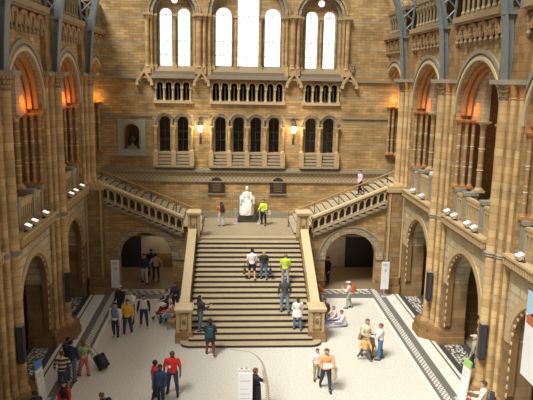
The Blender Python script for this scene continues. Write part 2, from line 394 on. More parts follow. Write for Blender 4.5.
    def is_sh(l, v):
        if l[0] in ('torso',): return True
        if l[0] == 'pelvis': return l[1] > .3
        if l[0] == 'upperarm': return sleeves or l[1] < .6
        return l[0] == 'forearm' and sleeves is True and l[1] < .93
    def is_lg(l, v):
        if l[0] == 'pelvis': return True
        if l[0] == 'thigh': return not (shorts and l[1] > .9) 
        return l[0] == 'shin' and not shorts and l[1] < .97
    shell('trousers' if not shorts else 'shorts', take(is_lg), .010*H/1.7*1.2, lc)
    shell('jacket' if coat else 'shirt', take(is_sh), .017*H/1.7, sc)
    if vest: shell('waistcoat', take(lambda l, v: l[0] == 'torso'), .026, vest if isinstance(vest, str) else cloth(vest))
    for e in 'LR': shell('shoe', take(lambda l, v: l[0] == 'foot'+e), .009, cloth(shoes))
    def is_hair(l, v):
        if l[0] != 'head': return False
        q = RH.transposed()@(v-hc); q = q/H
        return q.z > .030 or (q.y < .012 and q.z > (-.05 if longhair else -.022) and not (abs(q.x) > .04 and q.z < .01 and q.y > -.02))
    if not bald and not cap: shell('hair', take(is_hair), .010*H/1.7*1.3, cloth(hair))
    if longhair:
        q = MB()
        c0 = hp(0,-.045,.0)+bz; c1 = hp(0,-.045,-.11)+bz
        q.tube([tuple(c0+Vector((0,0,.03*H))), tuple(c0), tuple(c0.lerp(c1,.5)), tuple(c1)], [.02*H,.043*H,.040*H,.018*H], 10)
        q.build('ponytail' , cloth(hair), root, smooth=True)
    if cap:
        shell('hair', take(lambda l, v: is_hair(l, v) and (RH.transposed()@(v-hc)).z < .03*H), .010, cloth(hair))
        q = MB(); q.ball((0,0,0), (.055*H,.064*H,.038*H), 12, 6); q.add([(-.04*H,.04*H,.0),(.04*H,.04*H,.0),(.035*H,.10*H,-.006*H),(-.035*H,.10*H,-.006*H),(-.04*H,.04*H,.008*H),(.04*H,.04*H,.008*H),(.035*H,.10*H,0),(-.035*H,.10*H,0)], [(0,1,2,3),(4,5,6,7),(0,1,5,4),(1,2,6,5),(2,3,7,6),(3,0,4,7)])
        q2 = MB(); q2.add([tuple(hp(0,-.002,.036)+bz+RH@Vector(p)) for p in q.v], q.f); q2.build('cap', cloth(cap), root, smooth=True)
    if skirt or coat:
        cc, ln = skirt or coat
        q = MB(); zb = base_z; top = .07*H if skirt else .12*H; bot = -ln*H
        prof = []
        for k in range(7):
            t = k/6; z = top+(bot-top)*t; prof.append((t, z))
        vs = []; n = 16
        for t, z in prof:
            rx = (.104+.03*t)*H+ .012; ry = (.078+.035*t)*H+.012
            for k in range(n):
                a = 2*PI*k/n; wv = 1+.06*t*math.sin(5*a); vs.append((rx*wv*math.cos(a), ry*wv*math.sin(a)+.004*H, z+zb))
        fs = [(i*n+k, i*n+(k+1)%n, (i+1)*n+(k+1)%n, (i+1)*n+k) for i in range(6) for k in range(n)]
        q.add(vs, fs); q.build('skirt' if skirt else 'coat_skirt', cloth(cc), root, smooth=True)
    root.scale = (1.12, 1.12, 1)
    root['_hz'] = base_z
    return root

WHT=(.82,.80,.78); NAVY=(.035,.05,.12); JEAN=(.10,.17,.30); BLK=(.02,.02,.025); REDP=(.72,.03,.03); DKH=(.025,.018,.014); BRH=(.14,.07,.03)
ON_LAND=3.36
P = {}
P['orange'] = person('person in an orange jacket and pale blue trousers standing left of the white statue', (-1.55,38.75,ON_LAND), 1.55, 15, (.75,.20,.03), (.55,.62,.62), DKH, arm=((30,8,100),(10,10,20)), head=(5,-15), thigh=(3,-3))
P['lime'] = person('person in a yellow-green top and black trousers standing right of the statue', (1.15,39.1,ON_LAND), 1.70, 150, (.62,.78,.06), BLK, DKH, arm=((10,10,70),(15,12,60)), thigh=(8,-8), spread=8, sex='f')
P['pink'] = person('person in a pink and cream top and black trousers walking down the right side flight', (7.45,39.8,5.28), 1.62, 110, (.85,.55,.68), BLK, DKH, thigh=(18,-10), knee=(10,22), arm=((10,8,30),(-5,8,15)))
P['tee'] = person('person in a white t-shirt and black shorts climbing the stairs with a bag', (.18,32.42,1.92), 1.72, 0, WHT, BLK, DKH, sleeves='short', shorts=True, thigh=(14,-8), knee=(20,10))
P['blonde'] = person('blonde person in a black top and blue jeans climbing the stairs', (.82,32.42,1.92), 1.62, 0, (.03,.028,.028), JEAN, (.50,.34,.16), sleeves='short', longhair=True, sex='f', thigh=(5,-5))
P['lime_climb'] = person('person in a lime-green t-shirt and grey trousers climbing the stairs', (1.95,32.02,1.76), 1.72, -5, (.60,.80,.08), (.38,.38,.36), (.30,.20,.10), sleeves='short', thigh=(10,-8), knee=(15,8), bald=False)
P['grey_climb'] = person('person in a dark grey jacket and blue jeans climbing the lower stairs', (1.76,30.06,.96), 1.86, 5, (.07,.075,.07), (.16,.24,.34), (.16,.15,.14), thigh=(8,-10), knee=(14,8), arm=((5,12,15),(5,12,15)))
P['white_climb'] = person('person in a long white jacket and blue jeans on the lower stairs', (2.30,28.90,.48), 1.70, 5, (.85,.83,.78), (.10,.20,.36), (.06,.035,.02), sex='f', longhair=True, coat=((.85,.83,.78),.10), thigh=(6,-6), arm=((10,10,60),(5,10,30)))
P['reader'] = person('person in dark clothes reading a white leaflet at the left of the lower stairs', (-2.45,28.90,.48), 1.80, -60, (.04,.035,.04), (.09,.13,.19), DKH, arm=((25,8,80),(25,8,80)), head=(-18,0), sex='f', longhair=True)
P['teal'] = person('person in a dark green jacket and reddish tights stepping onto the bottom stair', (-1.92,27.2,0), 1.75, 5, (.03,.05,.055), (.20,.06,.045), DKH, sex='f', longhair=True, coat=((.03,.045,.05),.13), thigh=(8,-14), knee=(6,24), shoes=(.12,.03,.02), arm=((20,12,70),(8,14,60)))
P['pass_dark'] = person('person in a dark jacket and white trousers walking in the left passage', (-6.25,37.5,0), 1.88, 175, (.04,.05,.08), (.62,.64,.68), DKH, thigh=(10,-8), knee=(5,14))
P['pass_light'] = person('person in a pale jacket and dark trousers walking away in the left passage', (-5.62,38.1,0), 1.75, 10, (.58,.56,.52), (.05,.05,.06), DKH, arm=((5,25,20),(0,28,20)), thigh=(10,-8))
P['pass_mid'] = person('person in black standing behind others in the left passage', (-6.0,38.9,0), 1.80, 10, (.02,.022,.03), (.02,.022,.03), DKH)
P['white_jkt'] = person('person in an open white jacket over a blue top and navy trousers', (-6.57,29.15,0), 1.84, 165, (.80,.80,.82), NAVY, DKH, vest=(.16,.26,.45), shoes=(.7,.7,.7), thigh=(8,-6), knee=(4,10))
P['yellow'] = person('person in a yellow shirt and navy trousers walking forward', (-6.04,29.5,0), 1.86, 175, (.78,.50,.05), NAVY, DKH, shoes=(.75,.75,.75), thigh=(-4,8), knee=(10,4), head=(-5,15))
P['capped'] = person('person in a dark jacket and pink cap behind the yellow-shirted person', (-6.78,31.8,0), 1.80, 150, (.03,.04,.05), (.03,.03,.04), DKH, cap=(.70,.42,.36))
P['white_back'] = person('person in a white shirt half hidden behind the yellow-shirted person', (-6.12,31.1,0), 1.80, 160, (.82,.82,.84), NAVY, BRH, arm=((60,14,60),(5,8,15)))
P['raglan'] = person('person in a white t-shirt with black sleeves and navy trousers', (-5.38,30.5,0), 1.74, 180, (.03,.03,.035), NAVY, DKH, vest=(.72,.70,.70), shoes=(.6,.6,.6), arm=((3,14,10),(3,14,10)), spread=6)
P['bench_red'] = person('person in a red and white patterned top and blue jeans seated on the wooden bench', (-3.93,30.72,0), 1.68, 80, 'cloth_redwhite', (.20,.36,.50), (.50,.30,.18), thigh=(84,84), knee=(80,70), seat=.46, lean=8, arm=((40,8,50),(35,8,50)), shoes=(.7,.68,.62), sex='f')
P['bench_dark'] = person('person in dark clothes standing against the left stair wall behind the bench', (-3.95,32.5,0), 1.72, 165, (.05,.03,.06), (.06,.05,.10), DKH, sex='f', longhair=True, arm=((20,10,80),(15,8,60)))
P['bench_dark2'] = person('person with a white collar and black coat beside the left stair wall', (-4.35,31.9,0), 1.55, 120, (.04,.03,.05), (.04,.035,.06), DKH, vest=(.5,.48,.52), arm=((30,8,60),(20,8,60)))
P['stripes'] = person('person in a black and cream striped jumper seen from behind', (-7.78,23.95,0), 1.70, 5, 'cloth_striped', (.05,.07,.10), BRH, arm=((5,20,25),(5,20,25)))
P['navy_l'] = person('person in a navy jacket and blue jeans beside the striped jumper', (-7.62,24.75,0), 1.82, -10, (.03,.035,.09), (.08,.16,.28), DKH, arm=((10,10,40),(5,10,15)))
P['pinktrs'] = person('person in pink trousers and a green patterned top pulling a suitcase', (-7.22,25.2,0), 1.64, 40, 'cloth_greenpat', (.62,.17,.17), (.20,.08,.05), arm=((5,8,15),(-15,28,15)), thigh=(8,-6), sex='f', longhair=True, shoes=(.4,.06,.05))
P['purple_l'] = person('person in a purple and black top leaning between the group at the left', (-8.0,25.5,0), 1.60, -30, (.12,.06,.16), (.05,.05,.08), DKH, lean=10, sex='f')
P['red_low'] = person('person with a red and black top at the bottom left edge of the crowd', (-7.12,21.7,0), 1.55, 170, (.65,.05,.05), BLK, DKH, vest=(.03,.025,.03), sex='f', longhair=True)
P['low_a'] = person('brown-haired person at the bottom of the view, left of the red shirts', (-5.54,20.6,0), 1.66, 60, (.05,.04,.04), (.04,.04,.05), BRH, sex='f')
P['low_b'] = person('dark-haired person turned away at the bottom of the view', (-5.25,20.35,0), 1.60, 10, (.04,.05,.09), (.04,.04,.05), DKH)
P['low_c'] = person('dark-haired person by the foot of the blue-topped sign', (-7.95,20.9,0), 1.60, 40, (.03,.03,.03), (.03,.03,.04), DKH)
P['red_big'] = person('tall person in a bright red polo shirt and navy trousers', (-3.33,23.5,0), 1.90, 178, REDP, NAVY, DKH, skin='skin_dark', bald=True, sleeves='short', arm=((4,14,12),(4,14,12)), spread=7)
P['red_small'] = person('person in a red shirt and black trousers facing right', (-3.98,23.1,0), 1.68, -70, (.62,.03,.04), BLK, DKH, skin='skin_dark', sex='f', arm=((-12,12,15),(10,8,40)), sleeves='short')
P['navy_c'] = person('person in a navy jacket between the two red shirts', (-3.72,22.62,0), 1.74, 155, (.03,.06,.13), (.02,.03,.06), DKH, skin='skin_dark')
P['dress'] = person('person in a long black dress standing beside the white sign', (-.06,22.1,0), 1.80, -50, (.02,.018,.03), (.02,.018,.03), BRH, sleeves=False, sex='f', coat=((.02,.018,.03),.44), arm=((10,4,15),(50,4,120)), head=(-10,-10))
P['child_w'] = person('child in a white t-shirt and khaki shorts walking beside the orange shirt', (2.68,24.65,0), 1.42, 190, (.85,.82,.80), 'cloth_camo', BRH, sleeves='short', thigh=(-6,10), knee=(14,6), arm=((10,8,40),(10,8,60)))
P['orange_man'] = person('person in an orange t-shirt and dark trousers carrying a folded coat', (2.92,23.7,0), 1.86, 180, (.88,.42,.20), (.05,.055,.07), BRH, sleeves='short', thigh=(12,-12), knee=(4,20), arm=((20,14,75),(20,14,75)))
P['cream'] = person('person in a long cream coat over a brown top holding papers', (5.30,26.85,0), 1.86, 185, (.72,.66,.48), (.40,.30,.16), (.20,.10,.06), coat=((.72,.66,.48),.30), sex='f', arm=((25,14,70),(25,14,70)), longhair=True)
P['child_o'] = person('child in an orange jumper with legs astride in front of the cream coat', (5.12,26.35,0), 1.28, 175, (.86,.46,.16), (.12,.13,.12), BRH, spread=22, thigh=(18,-18), knee=(4,14), arm=((20,25,40),(20,25,40)), shoes=(.75,.72,.68))
P['curly'] = person('person with curly auburn hair in a white top and blue jeans', (5.88,26.55,0), 1.74, 75, (.82,.84,.86), (.08,.20,.36), (.22,.07,.04), sex='f', arm=((35,8,60),(35,8,60)), longhair=False, thigh=(4,-4))
P['kid_dark'] = person('child in brown with a blue-grey hood facing the curly-haired person', (5.50,26.6,0), 1.28, -80, (.16,.09,.06), (.12,.07,.05), DKH, cap=(.30,.36,.42))
P['backpacker'] = person('person in a pale pink top and green trousers with a red backpack', (5.66,33.1,0), 1.56, 70, (.80,.66,.62), (.36,.42,.34), DKH, sex='f', cap=(.75,.73,.7), arm=((25,14,110),(10,10,60)), thigh=(6,-8))
P['sit_w'] = person('person in a pale pink top sitting on the floor with legs stretched out', (4.95,30.45,0), 1.55, 95, (.80,.68,.72), (.55,.56,.62), (.20,.08,.04), seat=.10, thigh=(84,96), knee=(0,46), lean=14, arm=((50,10,40),(50,10,40)), sex='f', shoes=(.8,.78,.75))
P['sit_o'] = person('person with ginger hair in blue jeans sitting on the floor nearest the newel', (4.60,31.1,0), 1.55, 110, (.70,.55,.52), (.12,.16,.40), (.38,.14,.05), seat=.10, thigh=(90,100), knee=(10,60), lean=12, arm=((50,10,30),(50,10,40)))
P['sit_back'] = person('person in an orange-red top seated against the right stair wall', (4.15,33.9,0), 1.60, 130, (.62,.14,.05), (.10,.10,.13), (.30,.08,.04), seat=.40, thigh=(84,84), knee=(80,80), lean=6)
P['sit_grey'] = person('person in grey seated against the right stair wall beside the orange-red top', (4.15,32.6,0), 1.60, 110, (.28,.28,.30), (.16,.16,.19), DKH, seat=.40, thigh=(84,84), knee=(80,60), lean=14, arm=((50,8,30),(50,8,30)))
P['sit_black'] = person('person in black seated nearest the right newel', (4.12,31.5,0), 1.58, 150, (.05,.035,.04), (.12,.05,.04), DKH, seat=.40, thigh=(84,84), knee=(80,80), lean=18)
P['aisle'] = person('person in a grey-green jacket and blue jeans in the right arcade by the pier', (9.62,24.9,0), 1.86, 60, (.38,.38,.28), (.06,.12,.24), (.45,.42,.38), cap=(.6,.58,.52), thigh=(4,-4))
P['low_r'] = person('person in a cream top with a dark backpack at the bottom right', (8.30,20.75,0), 1.86, 60, (.80,.70,.56), (.1,.1,.12), (.10,.04,.03), arm=((20,12,70),(20,12,70)))
P['gal_a'] = person('person in pale clothes in the right first-floor gallery beside the staircase bay', (9.85,32.75,6.45), 1.66, 100, (.65,.60,.58), (.1,.1,.1), DKH)
P['gal_b'] = person('person in dark red in the right first-floor gallery looking down', (9.95,23.9,6.45), 1.72, 100, (.20,.06,.05), (.05,.05,.05), DKH)
P['gal_c'] = person('person in dark clothes standing in the right gallery in the second bay', (10.1,25.2,6.45), 1.72, 100, (.05,.05,.06), (.05,.05,.05), DKH)
P['pass_r'] = person('person in black standing just inside the right passage by the jamb', (5.15,37.4,0), 1.75, 120, (.02,.02,.025), (.02,.02,.025), DKH)
for o in list(P.values()): del o['_hz']

def mesh_thing(mb, name, mat_, label, cat, loc, rz=0, group=None, smooth=False):
    o = mb.build(name, mat_, smooth=smooth); o.location = loc; o.rotation_euler = (0,0,rz); return tag(o, label, cat, group)
# things people carry
def backpack(loc, rz, c, label):
    t = thing('backpack', label, 'backpack', loc, rz)
    q = MB(); q.prism_ab([(-.15,-.02),(-.12,-.15),(.12,-.15),(.15,-.02),(.12,.03),(-.12,.03)], 0, .42, .12); q.build('bag_body', cloth(c), t)
    q = MB(); q.prism_ab([(-.10,-.13),(-.08,-.21),(.08,-.21),(.10,-.13)], .04, .24, .1); q.build('pocket', cloth([x*.7 for x in c]), t)
    for s in (-1,1): q = MB(); q.tube([(s*.09,.03,.40),(s*.10,.10,.46),(s*.11,.24,.40),(s*.12,.22,.2),(s*.11,.05,.06)], .015, 5); q.build('strap', cloth([x*.6 for x in c]), t)
def handbag(loc, rz, c, label, s=1):
    t = thing('shoulder_bag', label, 'bag', loc, rz)
    q = MB(); q.prism_ac([(-.17*s,0),(.17*s,0),(.20*s,.12*s),(.14*s,.26*s),(-.14*s,.26*s),(-.20*s,.12*s)], -.06, .06); q.build('bag_body', cloth(c), t)
    q = MB(); q.tube([(-.12*s,0,.25*s),(-.08*s,0,.48*s),(0,0,.56*s),(.08*s,0,.48*s),(.12*s,0,.25*s)], .012, 5); q.build('handle', cloth([x*.6 for x in c]), t)
backpack((-1.50,38.58,ON_LAND+.98), R(15), (.05,.05,.05), 'black backpack worn over the orange jacket')
backpack((5.86,33.16,.92), R(70), (.55,.10,.04), 'red backpack worn by the person in pale pink')
backpack((8.50,20.62,1.05), R(60), (.04,.05,.07), 'dark backpack on the cream top at the bottom right')
backpack((-1.93,27.02,.95), R(5), (.03,.11,.13), 'small teal backpack on the dark green jacket')
handbag((1.42,39.05,ON_LAND+.70), R(20), (.80,.80,.80), 'white bag with a dark handle held beside the yellow-green top')
handbag((-.22,32.40,2.25), R(80), (.10,.07,.03), 'brown bag carried by the person in black shorts')
handbag((1.16,32.35,2.25), R(80), (.03,.04,.06), 'dark bag hanging beside the blonde person')
handbag((4.98,26.70,.95), R(60), (.30,.20,.10), 'tan bag held by the cream coat')
handbag((9.38,24.6,.7), R(60), (.03,.03,.03), 'black bag held by the person in the right arcade')
q = MB(); q.prism_ac([(-.15,-.10),(.15,-.12),(.16,.11),(-.14,.12)], -.01, .01)
mesh_thing(q, 'leaflet', 'white_panel', 'white leaflet in the hands of the person in dark clothes', 'leaflet', (-2.22,29.02,1.58), R(-60))
q = MB(); q.prism_ac([(-.20,-.11),(.20,-.09),(.18,.13),(-.19,.12)], -.01, .01)
mesh_thing(q, 'map_sheet', 'white_panel', 'white sheet held open by the orange t-shirt', 'map', (2.92,23.38,1.22), R(0))
q = MB()
for k in range(6): q.ball((.02*math.sin(k*2), .02*math.cos(k), -.09*k), (.13-.008*k,.06,.08), 8, 5)
mesh_thing(q, 'folded_coat', cloth((.55,.46,.30)), 'folded beige coat hanging over the arm of the orange t-shirt', 'coat', (3.22,23.42,1.10), 0, smooth=True)
q = MB(); q.box(-.05,.05,-.004,.004,-.06,.06)
mesh_thing(q, 'name_badge', 'white_panel', 'white badge on the chest of the tall red polo shirt', 'badge', (-3.42,23.30,1.30), 0)
# suitcase
t = thing('suitcase', 'black wheeled suitcase pulled along at a tilt by the pink trousers', 'suitcase', (-6.62,25.85,0)); t.rotation_euler = (0, 0, R(-38))
q = MB(lambda a,b,c: (a*.75-c*.66+.12, b, a*.66+c*.75+.05)); q.prism_ac([(-.02,0),(.24,0),(.27,.04),(.27,.56),(.24,.62),(0,.62),(-.04,.56),(-.04,.04)], -.21, .21); q.build('case', cloth((.02,.02,.03)), t)
q = MB(lambda a,b,c: (a*.75-c*.66+.12, b, a*.66+c*.75+.05)); q.box(.27,.31,-.16,.16,.08,.45); q.build('pocket', cloth((.03,.03,.045)), t)
for s in (-1,1):
    q = MB(); q.tube([(.12,s*.17-.02,.05),(.12,s*.17+.02,.05)], .05, 10); q.build('wheel', 'iron_dark', t)
q = MB(); q.tube([(-.30,-.1,.5),(-.62,-.1,.80),(-.62,.1,.80),(-.30,.1,.5)], .012, 5); q.build('handle', 'iron_dark', t)
# pushchair
t = thing('pushchair', 'folding pushchair with a red seat parked left of the wooden bench', 'pushchair', (-4.62,31.3,0), R(35))
q = MB()
for s in (-1,1): q.tube([(s*.22,.42,.08),(s*.23,0,.45),(s*.24,-.42,1.02),(s*.22,-.50,1.05)], .015, 6); q.tube([(s*.22,-.35,.08),(s*.23,0,.45),(s*.22,.30,.55)], .015, 6)
q.tube([(-.22,-.50,1.05),(.22,-.50,1.05)], .018, 6); q.tube([(-.22,-.35,.1),(.22,-.35,.1)], .012, 6); q.tube([(-.22,.42,.1),(.22,.42,.1)], .012, 6); q.build('frame', 'iron_dark', t)
q = MB(); q.prism_ab([(-.19,-.05),(.19,-.05),(.17,.30),(-.17,.30)], .40, .46); q.add([(-.19,-.06,.42),(.19,-.06,.42),(.18,-.38,.95),(-.18,-.38,.95),(-.19,-.01,.45),(.19,-.01,.45),(.18,-.32,.99),(-.18,-.32,.99)], [(0,1,2,3),(4,5,6,7),(0,1,5,4),(1,2,6,5),(2,3,7,6),(3,0,4,7)]); q.build('seat', cloth((.50,.02,.04)), t)
q = MB(); q.prism_ab([(-.18,-.50),(.18,-.50),(.16,-.2),(-.16,-.2)], .12, .30); q.build('basket', cloth((.10,.10,.11)), t)
q = MB(); q.ball((0,-.30,.98),(.20,.16,.10)); q.build('hood', cloth((.75,.66,.60)), t, smooth=True)
for x in (-.22,.22):
    for y in (.42,-.35): q = MB(); q.tube([(x-.03,y,.085),(x+.03,y,.085)], .085, 12); q.build('wheel', 'iron_dark', t)
q = MB(); q.ball((0,.02,0),(.16,.13,.15)); q.ball((0,-.05,.2),.1)
# bench(es)
def bench(loc, L, label):
    t = thing('bench', label, 'bench', loc)
    q = MB(); q.box(-.2,.2,-L/2,L/2,.40,.45); q.build('seat', 'wood', t)
    for x in (-.16,.16):
        for y in (-L/2+.08, L/2-.08): q = MB(); q.box(x-.03,x+.03,y-.03,y+.03,0,.40); q.build('leg', 'wood', t)
    for x in (-.16,.16): q = MB(); q.box(x-.02,x+.02,-L/2+.1,L/2-.1,.30,.38); q.build('rail', 'wood', t)
bench((-3.98,30.6,0), 1.0, 'small wooden bench against the left stair wall'); bench((4.12,32.6,0), 3.0, 'long wooden bench against the right stair wall')

# ------------------------------------------------------------------ setting: floor
YB = 41.2; BAY = 6.85; PY = [15.85, 22.70, 29.55, 36.40]
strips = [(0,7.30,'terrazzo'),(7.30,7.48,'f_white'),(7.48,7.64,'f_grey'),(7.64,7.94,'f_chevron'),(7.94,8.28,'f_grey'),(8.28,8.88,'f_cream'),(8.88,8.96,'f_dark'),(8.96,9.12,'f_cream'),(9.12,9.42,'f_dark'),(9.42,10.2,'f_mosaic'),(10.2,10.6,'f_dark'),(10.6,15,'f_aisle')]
fm = []; q = MB()
def fbox(x0, x1, y0, y1, m):
    if m not in fm: fm.append(m)
    q.cur = fm.index(m); q.add([(x0,y0,0),(x1,y0,0),(x1,y1,0),(x0,y1,0)], [(0,1,2,3)])
for s in (-1,1):
    for a, b, m in strips:
        yend = 34.5 if m == 'terrazzo' else (34.68 if m == 'f_white' else 36.3)
        x0, x1 = sorted((s*a, s*b)); fbox(x0, x1, -8, yend, m)
    x0, x1 = sorted((0, s*7.30)); fbox(x0, x1, 34.5, 34.68, 'f_white'); x0, x1 = sorted((0, s*7.48)); fbox(x0, x1, 34.68, 35.35, 'f_grey')
    x0, x1 = sorted((s*4.3, s*7.48)); fbox(x0, x1, 35.35, 35.42, 'f_dark'); fbox(x0, x1, 35.42, 36.15, 'f_strip_back'); fbox(x0, x1, 36.15, 36.3, 'f_white')
    x0, x1 = sorted((0, s*4.3)); fbox(x0, x1, 35.35, 36.3, 'f_grey')
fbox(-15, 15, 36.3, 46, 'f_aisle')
struct(q.build('floor', fm))

# ------------------------------------------------------------------ setting: walls
def side_T(s): return lambda a, b, c: (s*b, a, c)
def TB(a, b, c): return (a+.1, YB-b, c)
mats_w = ['wall_stone','spandrel','aisle_brick','tympanum','trim_grey','pier_stone','trim_brown','daylight_pane','jamb_stone']
for s, nm in ((-1,'wall_left'),(1,'wall_right')):
    q = MB(side_T(s))
    for n in range(4):
        yc = 19.275+BAY*n; a0, a1 = yc-BAY/2, yc+BAY/2
        q.cur = 1
        if n < 3:
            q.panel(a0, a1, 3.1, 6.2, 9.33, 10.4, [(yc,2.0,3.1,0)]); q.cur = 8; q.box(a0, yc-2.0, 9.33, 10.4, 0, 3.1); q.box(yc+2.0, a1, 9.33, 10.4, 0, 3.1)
        else: q.panel(36.4, 41.3, 0, 5.35, 9.33, 10.4, [])
        e1 = a1 if n < 3 else 41.3
        q.cur = 2; q.box(a0, e1, 9.33 if n < 3 else 10.6, 13.6, 6.2, 6.44)                      # gallery floor
        q.cur = 0; q.panel(a0, a1, 6.44 if n < 3 else 5.35, 15.2, 9.33, 9.9, [(yc,2.35,11.1,0)])
        q.cur = 3; q.panel(yc-2.6, yc+2.6, 10.92, 14.2, 9.98, 10.25, [(yc,.82,12.35,0),(yc-1.52,.32,11.4,0),(yc+1.52,.32,11.4,0)])
        q.cur = 2; q.panel(a0, a1, 6.44, 15.2, 13.3, 13.6, [(yc,.28,10.6,8.2)] if n in (1,) and s < 0 else []); q.cur = 2; q.box(a0, e1, 9.9, 13.6, 15.2, 15.4)
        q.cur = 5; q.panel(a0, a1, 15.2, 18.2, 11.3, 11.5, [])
        q.cur = 2
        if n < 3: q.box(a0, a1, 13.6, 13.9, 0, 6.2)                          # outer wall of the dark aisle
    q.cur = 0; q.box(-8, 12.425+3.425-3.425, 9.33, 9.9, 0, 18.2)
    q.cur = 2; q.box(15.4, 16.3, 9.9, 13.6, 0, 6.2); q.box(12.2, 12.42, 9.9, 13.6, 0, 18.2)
    for py in PY[1:]: q.box(py-.45, py+.45, 10.4, 13.6, 0, 6.2)
    struct(q.build(nm, mats_w))
q = MB(); q.box(-9.9, 9.9, -8.3, -8, 0, 22); struct(q.build('wall_front', 'wall_stone'))

# back wall, layer by layer
q = MB(TB); q.cur = 0
q.panel(-14, 14, 0, 6.45, -.6, 0, [])
low = [(x, .41, 9.72, 7.77) for x in (-5.37,-4.2,-1.755,-.57,.57,1.755,4.2,5.37)]
q.panel(-14, 14, 6.45, 10.95, -.6, 0, low+[(-7.5,.5,9.05,7.9)])
tri = [(s*x, .20, 12.06, 11.12) for s in (-1,1) for x in (3.97,4.53,5.09,5.65)]+[(.5875*(k-3.5), .205, 12.06, 11.12) for k in range(8)]
q.panel(-14, 14, 10.95, 12.55, -.6, 0, tri)
q.panel(-14, 14, 12.55, 25, -.45, 0, [(-4.68,1.35,16.5,13.0),(0,2.35,16.5,13.0),(4.68,1.35,16.5,13.0)])
lan = [(-5.27,.38,16.5,13.3),(-4.12,.38,16.5,13.3),(4.12,.38,16.5,13.3),(5.27,.38,16.5,13.3),(-1.58,.5,16.5,13.35),(1.58,.5,16.5,13.35),(0,.67,18.1,13.35)]
q.panel(-7, 7, 12.55, 20, -.8, -.45, lan)
struct(q.build('wall_back', 'wall_stone'))
# the glazed lights of the back wall
wn = 0
def glazing(cx, r, zs, sill, b, matn, lead, bars, name='window'):
    global wn; wn += 1
    w = MB(TB); poly = [(cx-r,sill),(cx+r,sill)]+[(cx+r*math.cos(PI*k/12), zs+r*math.sin(PI*k/12)) for k in range(13)]
    w.prism_ac(poly, b-.02, b); o = struct(w.build('window_%d' % wn, matn))
    w = MB(TB); t = .012
    t = .017
    for z in bars: w.box(cx-r, cx+r, b, b+.03, z-t, z+t)
    w.box(cx-t, cx+t, b, b+.03, sill, zs+r*.98)
    if r > .45:
        for sg in (-1,1): w.box(cx+sg*r*.5-t*.6, cx+sg*r*.5+t*.6, b, b+.025, sill, zs)
    f = w.build('glazing_bar', lead, o)
    return o
for c in lan: glazing(c[0], c[1], c[2], c[3], -.7, 'daylight_pane', 'trim_grey', [14.0,14.9,16.5])
for c in low: glazing(c[0], c[1], c[2], c[3], -.35, 'dark_glass', 'iron_dark', [8.55,9.1])
for sx in (-4.7, 4.7):       # round lights over the paired lancets
    wn += 1; w = MB(TB); w.prism_ac([(sx+.2*math.cos(2*PI*k/16), 17.38+.2*math.sin(2*PI*k/16)) for k in range(16)], -.449, -.43); struct(w.build('window_%d' % wn, 'daylight_pane'))
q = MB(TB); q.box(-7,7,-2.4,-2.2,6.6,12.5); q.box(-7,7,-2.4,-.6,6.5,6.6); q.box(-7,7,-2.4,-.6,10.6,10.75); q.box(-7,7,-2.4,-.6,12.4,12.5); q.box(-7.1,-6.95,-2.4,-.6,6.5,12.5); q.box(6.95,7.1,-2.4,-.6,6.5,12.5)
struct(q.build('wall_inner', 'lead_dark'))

# string courses and frieze of the back wall
tn = 0
def trim(mb, m):
    global tn; tn += 1; return struct(mb.build('trim_%d' % tn, m))
q = MB(TB)
q.prism_ac([(-9.4,6.45),(9.4,6.45),(9.4,6.62),(-9.4,6.62)], 0, .22); q.box(-9.4,9.4,0,.12,6.62,6.72); q.box(-9.4,9.4,0,.10,5.78,5.86); trim(q, 'trim_grey')
q = MB(TB); q.box(-9.4,9.4,0,.05,5.86,6.45); trim(q, 'frieze_check')
q = MB(TB); q.box(-3.6,3.6,0,.08,3.36,3.78); trim(q, 'trim_grey')
q = MB(TB); q.box(-2.6,2.6,0,.28,12.5,12.66); q.box(-2.6,2.6,0,.2,12.66,12.74)
for s in (-1,1):
    a, b = sorted((s*3.35, s*6.2)); q.box(a,b,0,.28,12.5,12.66); q.box(a,b,0,.2,12.66,12.74); a, b = sorted((s*6.2, s*9.4)); q.box(a,b,0,.12,12.44,12.58); q.box(a,b,0,.08,10.05,10.17)
    a, b = sorted((s*2.45, s*3.5)); q.box(a,b,0,.08,10.05,10.17)
trim(q, 'trim_grey')
q = MB(TB); q.box(-2.45,2.45,0,.16,10.92,11.06)
for s in (-1,1): a, b = sorted((s*3.55, s*6.05)); q.box(a,b,0,.16,10.92,11.06)
trim(q, 'trim_pale')

# column helper (local origin at the foot)
def column_parts(root, h, r, m='shaft_stone', cap='trim_buff', ann=(), n=12, caph=.32, abac=1.9, base=.22):
    q = MB(); q.box(-r*1.7,r*1.7,-r*1.7,r*1.7,0,base*.4); q.lathe(0,0,[(r*1.6,base*.4),(r*1.65,base*.55),(r*1.25,base*.72),(r*1.3,base*.85),(r,base)], n); q.build('base', cap, root, smooth=True)
    q = MB(); q.lathe(0,0,[(r,base),(r*.97,h-caph)], n)
    shf = q.build('shaft', m, root, smooth=True)
    for z in ann: q = MB(); q.lathe(0,0,[(r*1.02,z-.03),(r*1.22,z-.012),(r*1.22,z+.012),(r*1.02,z+.03)], n); q.build('shaft_ring', 'trim_pale', shf, smooth=True)
    q = MB(); q.lathe(0,0,[(r,h-caph),(r*1.15,h-caph+.02),(r*1.02,h-caph+.05),(r*1.2,h-caph*.55),(r*abac*.92,h-caph*.3)], n)
    a = r*abac; q.box(-a,a,-a,a,h-caph*.3,h-caph*.12); q.box(-a*1.08,a*1.08,-a*1.08,a*1.08,h-caph*.12,h); q.build('capital', cap, root)
